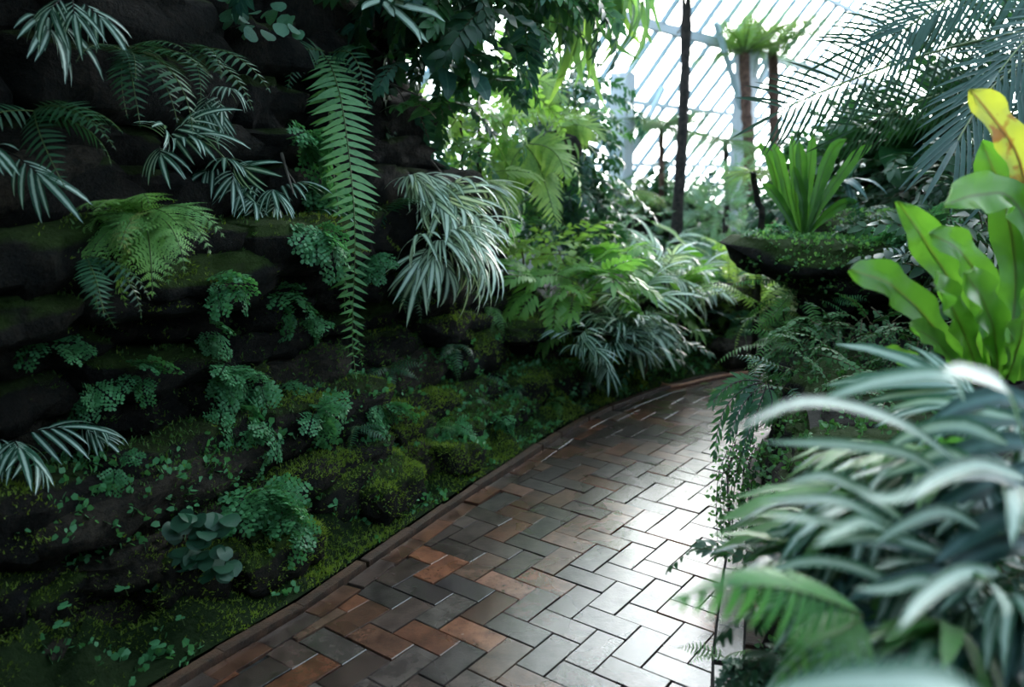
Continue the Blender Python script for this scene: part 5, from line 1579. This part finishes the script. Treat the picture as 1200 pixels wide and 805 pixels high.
# -- plants on top of the ledge and beside
rng.seed(125)
for (u, v, dpt, kind, n, sz, mt, nm, lb) in (
        (1000, 262, 4.3, 'dark', 12, (.35, .5), None, 'leafy_shrub', 'dark leafy plant on the ledge beside the upright nest fern'), (1050, 255, 4.3, 'fern', 12, (.6, .9), M['fern_dark'], 'ledge_fern', 'dark fern on the ledge in the shade of the palm'),
        (1090, 265, 4.0, 'fern', 12, (.6, .9), M['maiden'], 'ledge_fern', 'soft green fern at the shaded end of the ledge'), (1060, 285, 4.0, 'maiden', 16, (.8, 1.2), None, 'maidenhair_fern', 'maidenhair sprays over the edge of the ledge'),
        (985, 215, 4.6, 'strap', 9, (.25, .4), M['ribbon_blue'], 'ribbon_fern', 'grey green strap leaved plant rising behind the nest fern'), (905, 280, 4.2, 'maiden', 10, (.5, .8), None, 'maidenhair_fern', 'maidenhair sprays at the tip of the ledge'),
        (1035, 305, 3.9, 'ribbon', 3, (.9, 1.1), M['ribbon_blue'], 'ribbon_fern', 'blue green ribbon leaves drooping from the ledge'), (980, 345, 3.9, 'fern', 4, (.45, .6), M['maiden'], 'ledge_fern', 'small pale fern sprig on the shaded rock face'),
        (1130, 300, 3.4, 'dark', 14, (.4, .6), None, 'leafy_shrub', 'dark leafy plant behind the big nest fern'), (1060, 175, 5.2, 'arum', 7, (.3, .45), M['broad'], 'arum_plant', 'large dark arum leaves in the palm shade')):
    b = at(u, v, dpt)
    clump(nm, lb, 'fern' if 'fern' in nm else 'shrub', b, (-.2, -1, 0), n, kind, sz, up=(-.3, .9), fwd=(.0, 1.0), mat=mt, part='leaf' if kind in ('strap', 'arum') else ('frond' if 'fern' in nm else 'spray'), spread=.04)
# creeper sprays and dark ferns on the shaded face
for (u, v, dpt, kind, n, sz, mt, nm, lb) in (
        (925, 400, 3.9, 'creep', 24, (.8, 1.3), None, 'trailing_creeper', 'trailing creeper on the rock face nearest the path'), (990, 385, 3.7, 'creep', 26, (.8, 1.3), None, 'trailing_creeper', 'trailing creeper in the shade beneath the ledge'), (1050, 400, 3.4, 'creep', 26, (.8, 1.3), None, 'trailing_creeper', 'trailing creeper beside the big nest fern'),
        (950, 440, 3.4, 'creep', 26, (.8, 1.3), None, 'trailing_creeper', 'trailing creeper at the foot of the outcrop'), (1030, 450, 3.0, 'creep', 24, (.7, 1.1), None, 'trailing_creeper', 'trailing creeper above the pale foreground leaves'),
        (925, 455, 3.4, 'fern', 12, (.6, .85), M['fern_dark'], 'hanging_fern', 'dark fern on the outcrop above the path edge'), (915, 415, 3.9, 'fern', 10, (.7, .9), M['fern_mid'], 'hanging_fern', 'mid green fern on the outcrop by the far path'),
        (940, 340, 4.1, 'boston', 8, (.5, .7), M['fern_mid'], 'hanging_fern', 'green fern growing under the ledge overhang')):
    b = at(u, v, dpt)
    clump(nm, lb, 'fern' if 'fern' in nm else 'creeper', b, (-.5, -1, 0), n, kind, sz, up=(-.9, .5), fwd=(.0, 1.0), mat=mt, spread=.08, part='frond' if 'fern' in nm else 'spray')
# hanging dark fern over the path edge
dp = 3.25
b = at(890, 452, dp)
c = empty('hanging_fern', b, 'dark glossy fern hanging from the outcrop over the path edge', 'fern')
for k, pts in enumerate(([(893, 448), (872, 455), (852, 475), (842, 500), (838, 528)], [(895, 450), (880, 462), (866, 482), (856, 508)], [(892, 446), (868, 446), (848, 456), (836, 470)], [(898, 452), (888, 480), (878, 505), (872, 525)], [(900, 450), (905, 470), (900, 490)])):
    long_frond(c, rel(b, [at(u, v, dp - .05 * q) for q, (u, v) in enumerate(pts)]), 11, lambda t: .072 * np.interp(t, [0, .3, 1], [.8, 1, .6]), L_lobe, M['stem_dark'], M['fern_dark'] if k % 2 else M['broad'], (50, 30), .1, (.1, -1, .3), (.003, .001), k, .12, .2, None, .35)
# creeper strands hanging down to the path
dp = 3.0
for (pts, lb) in (([(868, 520), (858, 550), (856, 590), (858, 640)], 'leafy creeper strand hanging down to the path edge'), ([(885, 520), (874, 560), (870, 610), (872, 650)], 'second creeper strand along the outcrop foot'), ([(905, 530), (895, 580), (890, 640), (885, 680)], 'creeper strand behind the pale leaves'), ([(930, 560), (915, 620), (905, 670), (900, 700)], 'creeper strand low beside the green fern frond')):
    b = at(*pts[0], dp)
    c = empty('creeper_strand', b, lb, 'creeper')
    for q in range(5):
        off = Vector((rng.uniform(-.06, .06), rng.uniform(-.03, .06), rng.uniform(-.04, .04)))
        P = rel(b, [at(u, v, dp - .03 * i) for i, (u, v) in enumerate(pts)])
        long = [p_ + off for p_ in P]
        PP, LL = resample(long, 20)
        Ms = []
        for w_ in range(46):
            d_ = Vector((rng.gauss(0, 1), rng.gauss(0, 1) - .5, rng.gauss(0, .8) - .4)); c_ = PP[rng.randrange(21)]
            Ms.append(np.array(look(d_, rng.uniform(.014, .027), rng.uniform(-1, 1), Vector(c_) + Vector((rng.gauss(0, .02), rng.gauss(0, .02), rng.gauss(0, .012))))))
        Ms = np.array(Ms)
        f = Frond('strand', tube(PP, .0014, .001), L_wide, Ms, M['stem_dark'], M['creeper'], True)
        f.put(c, Matrix.Identity(4), 'strand', M['creeper'] if q % 2 else M['fern_mid'])

# -- big nest fern with glowing leaves
rng.seed(126)
dp = 1.95
b = at(1150, 445, dp)
big = empty('nest_fern', b, 'large bird nest fern with glowing green leaves and one yellow leaf tip', 'fern')
BL = [([(1140, 445), (1090, 378), (1045, 335), (996, 316)], 21, 'nest', .25), ([(1160, 445), (1118, 340), (1085, 285), (1052, 236)], 21, 'nest', .1), ([(1165, 445), (1150, 340), (1125, 295), (1090, 274)], 20, 'nest', .2), ([(1135, 445), (1105, 408), (1085, 392), (1066, 384)], 13, 'nest', .3),
      ([(1180, 445), (1190, 330), (1178, 240), (1150, 165)], 26, 'nest', -.05), ([(1215, 300), (1195, 190), (1165, 140), (1136, 105)], 21, 'nest_yellow', .1), ([(1230, 330), (1190, 238), (1150, 228), (1108, 240)], 24, 'nest', .2), ([(1190, 445), (1205, 330), (1200, 250), (1190, 190)], 28, 'nest', -.15),
      ([(1200, 445), (1220, 350), (1215, 270), (1180, 200)], 26, 'nest', -.1), ([(1150, 445), (1125, 380), (1105, 345), (1098, 335)], 20, 'nest', .35), ([(1170, 445), (1165, 390), (1150, 350), (1130, 320)], 22, 'nest', .3), ([(1180, 445), (1195, 400), (1200, 360), (1210, 330)], 24, 'nest', .3), ([(1125, 440), (1090, 430), (1060, 420), (1035, 408)], 10, 'nest', .2)]
for k, (pts, w, mt, f) in enumerate(BL):
    leaf_along(big, rel(b, [at(u, v, dp - f * q / 3) for q, (u, v) in enumerate(pts)]), w * dp / FOCAL_PX, M[mt], prof_nest, 'leaf', (-.2, -1, .45), 24, .25, .26, M['stem_green'], k)
# white plant marker behind the big nest fern
b = at(1191, 322, 2.3)
mk = empty('plant_marker', (b.x, b.y, b.z), 'white plant marker half hidden by the large nest fern', 'marker')
obj('plate', mesh('plate', [(x * .022, y * .004, z * .05) for x, y, z in cubeV], cubeF, M['white_paint'], smooth=False), mk)
obj('stake', mesh('stake', [(x * .006, y * .004 + .008, z * .25 - .28) for x, y, z in cubeV], cubeF, M['white_paint'], smooth=False), mk)

# -- foreground ribbon plants (blurred)
rng.seed(127)
dp = 1.08
b = at(1110, 640, dp + .1)
fg = empty('ribbon_plant', b, 'large white striped ribbon plant close to the viewer, leaves reaching over the path', 'plant')
FL = [([(1130, 470), (1110, 440), (1035, 446), (958, 470)], 11, 0), ([(1120, 540), (1065, 501), (1000, 477), (934, 472), (864, 502)], 8, .05), ([(1110, 560), (1062, 532), (985, 521), (897, 518)], 8, .0), ([(1200, 520), (1180, 460), (1140, 440), (1105, 436)], 15, .1), ([(1080, 640), (1018, 602), (975, 586), (890, 588)], 8, .05),
      ([(1060, 610), (1002, 572), (965, 558), (922, 566)], 9, 0), ([(1020, 620), (975, 612), (940, 608), (900, 606)], 6, .1), ([(1110, 650), (1051, 632), (1000, 631), (948, 642)], 7, 0), ([(1070, 640), (1018, 612), (985, 622), (955, 638)], 8, .1), ([(1060, 690), (998, 664), (945, 658), (886, 674)], 8, 0),
      ([(1170, 670), (1129, 671), (1085, 698), (1052, 738)], 10, .1), ([(1125, 672), (1155, 680), (1172, 700), (1180, 722)], 9, .1), ([(1130, 690), (1080, 680), (1040, 690), (1000, 690)], 8, .05), ([(1100, 560), (1060, 580), (1030, 585), (1000, 570)], 8, .1), ([(1200, 560), (1150, 545), (1100, 560), (1060, 590)], 11, .05),
      ([(1180, 520), (1130, 500), (1080, 505), (1030, 530)], 12, -.05), ([(1190, 490), (1140, 480), (1090, 470), (1040, 480)], 10, -.1), ([(1160, 560), (1110, 530), (1070, 545), (1030, 560)], 10, -.05), ([(1150, 620), (1110, 600), (1070, 610), (1020, 640)], 10, 0)]
for k, (pts, w, f) in enumerate(FL):
    leaf_along(fg, rel(b, [at(u, v, dp + .12 - (f + .05) * q) for q, (u, v) in enumerate(pts)]), w * 1.15 * dp / FOCAL_PX, M['ribbon_big'], prof_ribbon, 'leaf', (-.1, -.8, .7), 12, .2, .05, None, k)
b2 = at(1170, 640, 1.35)
bl = empty('strap_plant', b2, 'blue grey strap leaved plant mixed into the striped foreground leaves', 'plant')
for k, (pts, w, f) in enumerate((([(1240, 575), (1190, 598), (1140, 625), (1095, 660)], 13, .03), ([(1240, 690), (1190, 725), (1130, 765), (1080, 800)], 14, .05), ([(1230, 520), (1160, 520), (1100, 545), (1050, 580)], 12, 0), ([(1230, 500), (1170, 490), (1100, 500), (1060, 520)], 13, -.05), ([(1220, 545), (1150, 570), (1100, 600), (1060, 620)], 12, .02), ([(1230, 600), (1180, 560), (1120, 555), (1060, 575)], 11, .05), ([(1230, 640), (1180, 640), (1130, 660), (1090, 700)], 12, .03), ([(1220, 480), (1180, 465), (1130, 475), (1090, 495)], 13, 0))):
    leaf_along(bl, rel(b2, [at(u, v, 1.25 - f * q) for q, (u, v) in enumerate(pts)]), w * 1.2 / FOCAL_PX * 1.2, M['ribbon_blue'], prof_ribbon, 'leaf', (-.1, -.7, .8), 12, .2, .05, None, k)
for (u, v, dpt, n, lb) in ((1060, 600, 1.45, 9, 'striped ribbon fern filling in under the large foreground leaves'), (1150, 560, 1.4, 10, 'striped ribbon fern under the blue grey straps'), (1000, 620, 1.6, 8, 'striped ribbon fern next to the creeper strands'), (1170, 700, 1.25, 8, 'shaded ribbon fern at the lower picture corner'),
                           (1080, 540, 1.6, 9, 'striped ribbon fern below the large nest fern'), (1170, 490, 1.6, 9, 'pale ribbon fern at the base of the large nest fern'), (1010, 690, 1.5, 7, 'shaded ribbon fern behind the green fern frond'), (1100, 750, 1.3, 8, 'dim ribbon fern close to the ground in the corner')):
    b = at(u, v, dpt)
    clump('ribbon_fern', lb, 'fern', b, (-.6, -.6, 0), n, 'bigribbon', (.4, .62), up=(-.2, .8), side=(-1, 1), fwd=(.2, 1.0), mats=[M['ribbon_big'], M['ribbon_big'], M['ribbon_blue'], M['fern_mid']])
# dark leafy fill under the foreground plants
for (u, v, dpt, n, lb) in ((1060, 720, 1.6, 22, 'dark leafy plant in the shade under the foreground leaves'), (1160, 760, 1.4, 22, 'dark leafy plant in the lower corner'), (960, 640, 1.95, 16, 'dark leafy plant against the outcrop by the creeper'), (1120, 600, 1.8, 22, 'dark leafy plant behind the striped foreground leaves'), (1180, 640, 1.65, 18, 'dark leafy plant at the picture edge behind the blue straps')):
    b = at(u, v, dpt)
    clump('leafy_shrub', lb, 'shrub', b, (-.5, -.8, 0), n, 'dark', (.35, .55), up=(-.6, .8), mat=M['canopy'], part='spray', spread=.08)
# foreground green fern frond
dp = .98
b = at(1010, 720, dp + .12)
gf = empty('green_fern', b, 'bright green blurred fern frond reaching over the brick path', 'fern')
P, LL = resample(rel(b, [at(1010, 720, dp + .12), at(960, 700, dp + .05), at(910, 688, dp), at(860, 688, dp - .02), at(806, 700, dp - .03)]), 30)
for side_up in (1,):
    long_frond(gf, [Vector(p_) for p_ in P], 15, lambda t: .085 * np.interp(t, [0, .3, .75, 1], [1, 1.05, .6, .25]), blade(5, .115, prof_sickle, .4, .1), M['stem_green'], M['fern_fore'], (68, 40), .25, (-.25, -.75, .85), (.002, .0008), 4, .03, .06, lambda t: .085 * np.interp(t, [0, .75, 1], [1, .8, .4]), .25, True, 30)
long_frond(gf, rel(b, [at(1010, 725, dp + .12), at(985, 740, dp + .05), at(950, 760, dp), at(920, 790, dp)]), 12, lambda t: .07 * np.interp(t, [0, .3, 1], [1, 1, .3]), blade(5, .115, prof_sickle, .4, .1), M['stem_green'], M['fern_mid'], (68, 40), .25, (-.25, -.75, .85), (.002, .0008), 5, .03, .06, None, .25)
# grassy sprig at the path edge and mossy mound below
b = at(850, 770, 2.1)
clump('small_fern', 'thin green sprig at the path edge under the green frond', 'fern', b, (-.5, -1, 0), 7, 'fern', (.3, .5), up=(-.1, .9), mat=M['fern_mid'])
b = at(885, 775, 1.9)
clump('small_fern', 'dark low sprig mound beside the sunken kerb stones', 'fern', b, (-.5, -1, 0), 12, 'maiden', (.4, .6), up=(-.2, .8), mat=M['fern_dark'])
# very close pale leaf at the bottom edge
b = at(1130, 830, .62)
cl = empty('near_leaf_plant', b, 'out of focus pale leaf lowest in the picture', 'plant')
leaf_along(cl, rel(b, [at(1180, 840, .64), at(1110, 806, .6), at(1030, 800, .58), at(950, 804, .57), at(880, 822, .56)]), .018, M['ribbon_big'], prof_lance, 'leaf', (0, -.5, 1), 12, .15, 0, M['stem_green'])
leaf_along(cl, rel(b, [at(1180, 840, .64), at(1200, 820, .62), at(1230, 815, .6)]), .014, M['ribbon_big'], prof_lance, 'leaf', (0, -.5, 1), 8, .15, 0, M['stem_green'])

# ================================================================ HOSE AND LITTER ON THE PATH
rng.seed(128)
def G(u, v, z=0.0):
    d = ray(u, v); return Vector((0, 0, EYE)) + d * ((z - EYE) / d.z)


hp = [G(735, 425, .06), G(752, 436, .04), G(768, 446, .02), G(782, 452, .013), G(800, 451, .013), G(820, 446, .013), G(850, 440, .013), G(875, 436.5, .013), G(892, 434, .013), G(930, 428, .013)]
h0 = hp[3].copy(); h0.z = 0
hz = empty('garden_hose', h0, 'copper brown garden hose lying across the far end of the path', 'hose')
P, _ = resample([p_ - h0 for p_ in hp], 60)
V, F, U = tube(P, .013, .013, 10)
obj('tube', mesh('tube', V, F, M['hose']), hz)
for u, v, k in ((826, 456, 0), (838, 458, 1), (833, 449, 2)):
    b = G(u, v, .006)
    l_ = T['lance', k].put(None, Matrix.Translation(b) @ Matrix.Rotation(rng.uniform(0, 6), 4, 'Z') @ Matrix.Diagonal((.16, .16, .04, 1)), 'fallen_leaf', M['broad_bright'])
    link_props(l_, ['fallen green leaf on the bricks nearest the hose bend', 'fallen green leaf in the middle of the far path', 'fallen green leaf touching the hose'][k], 'leaf', None)
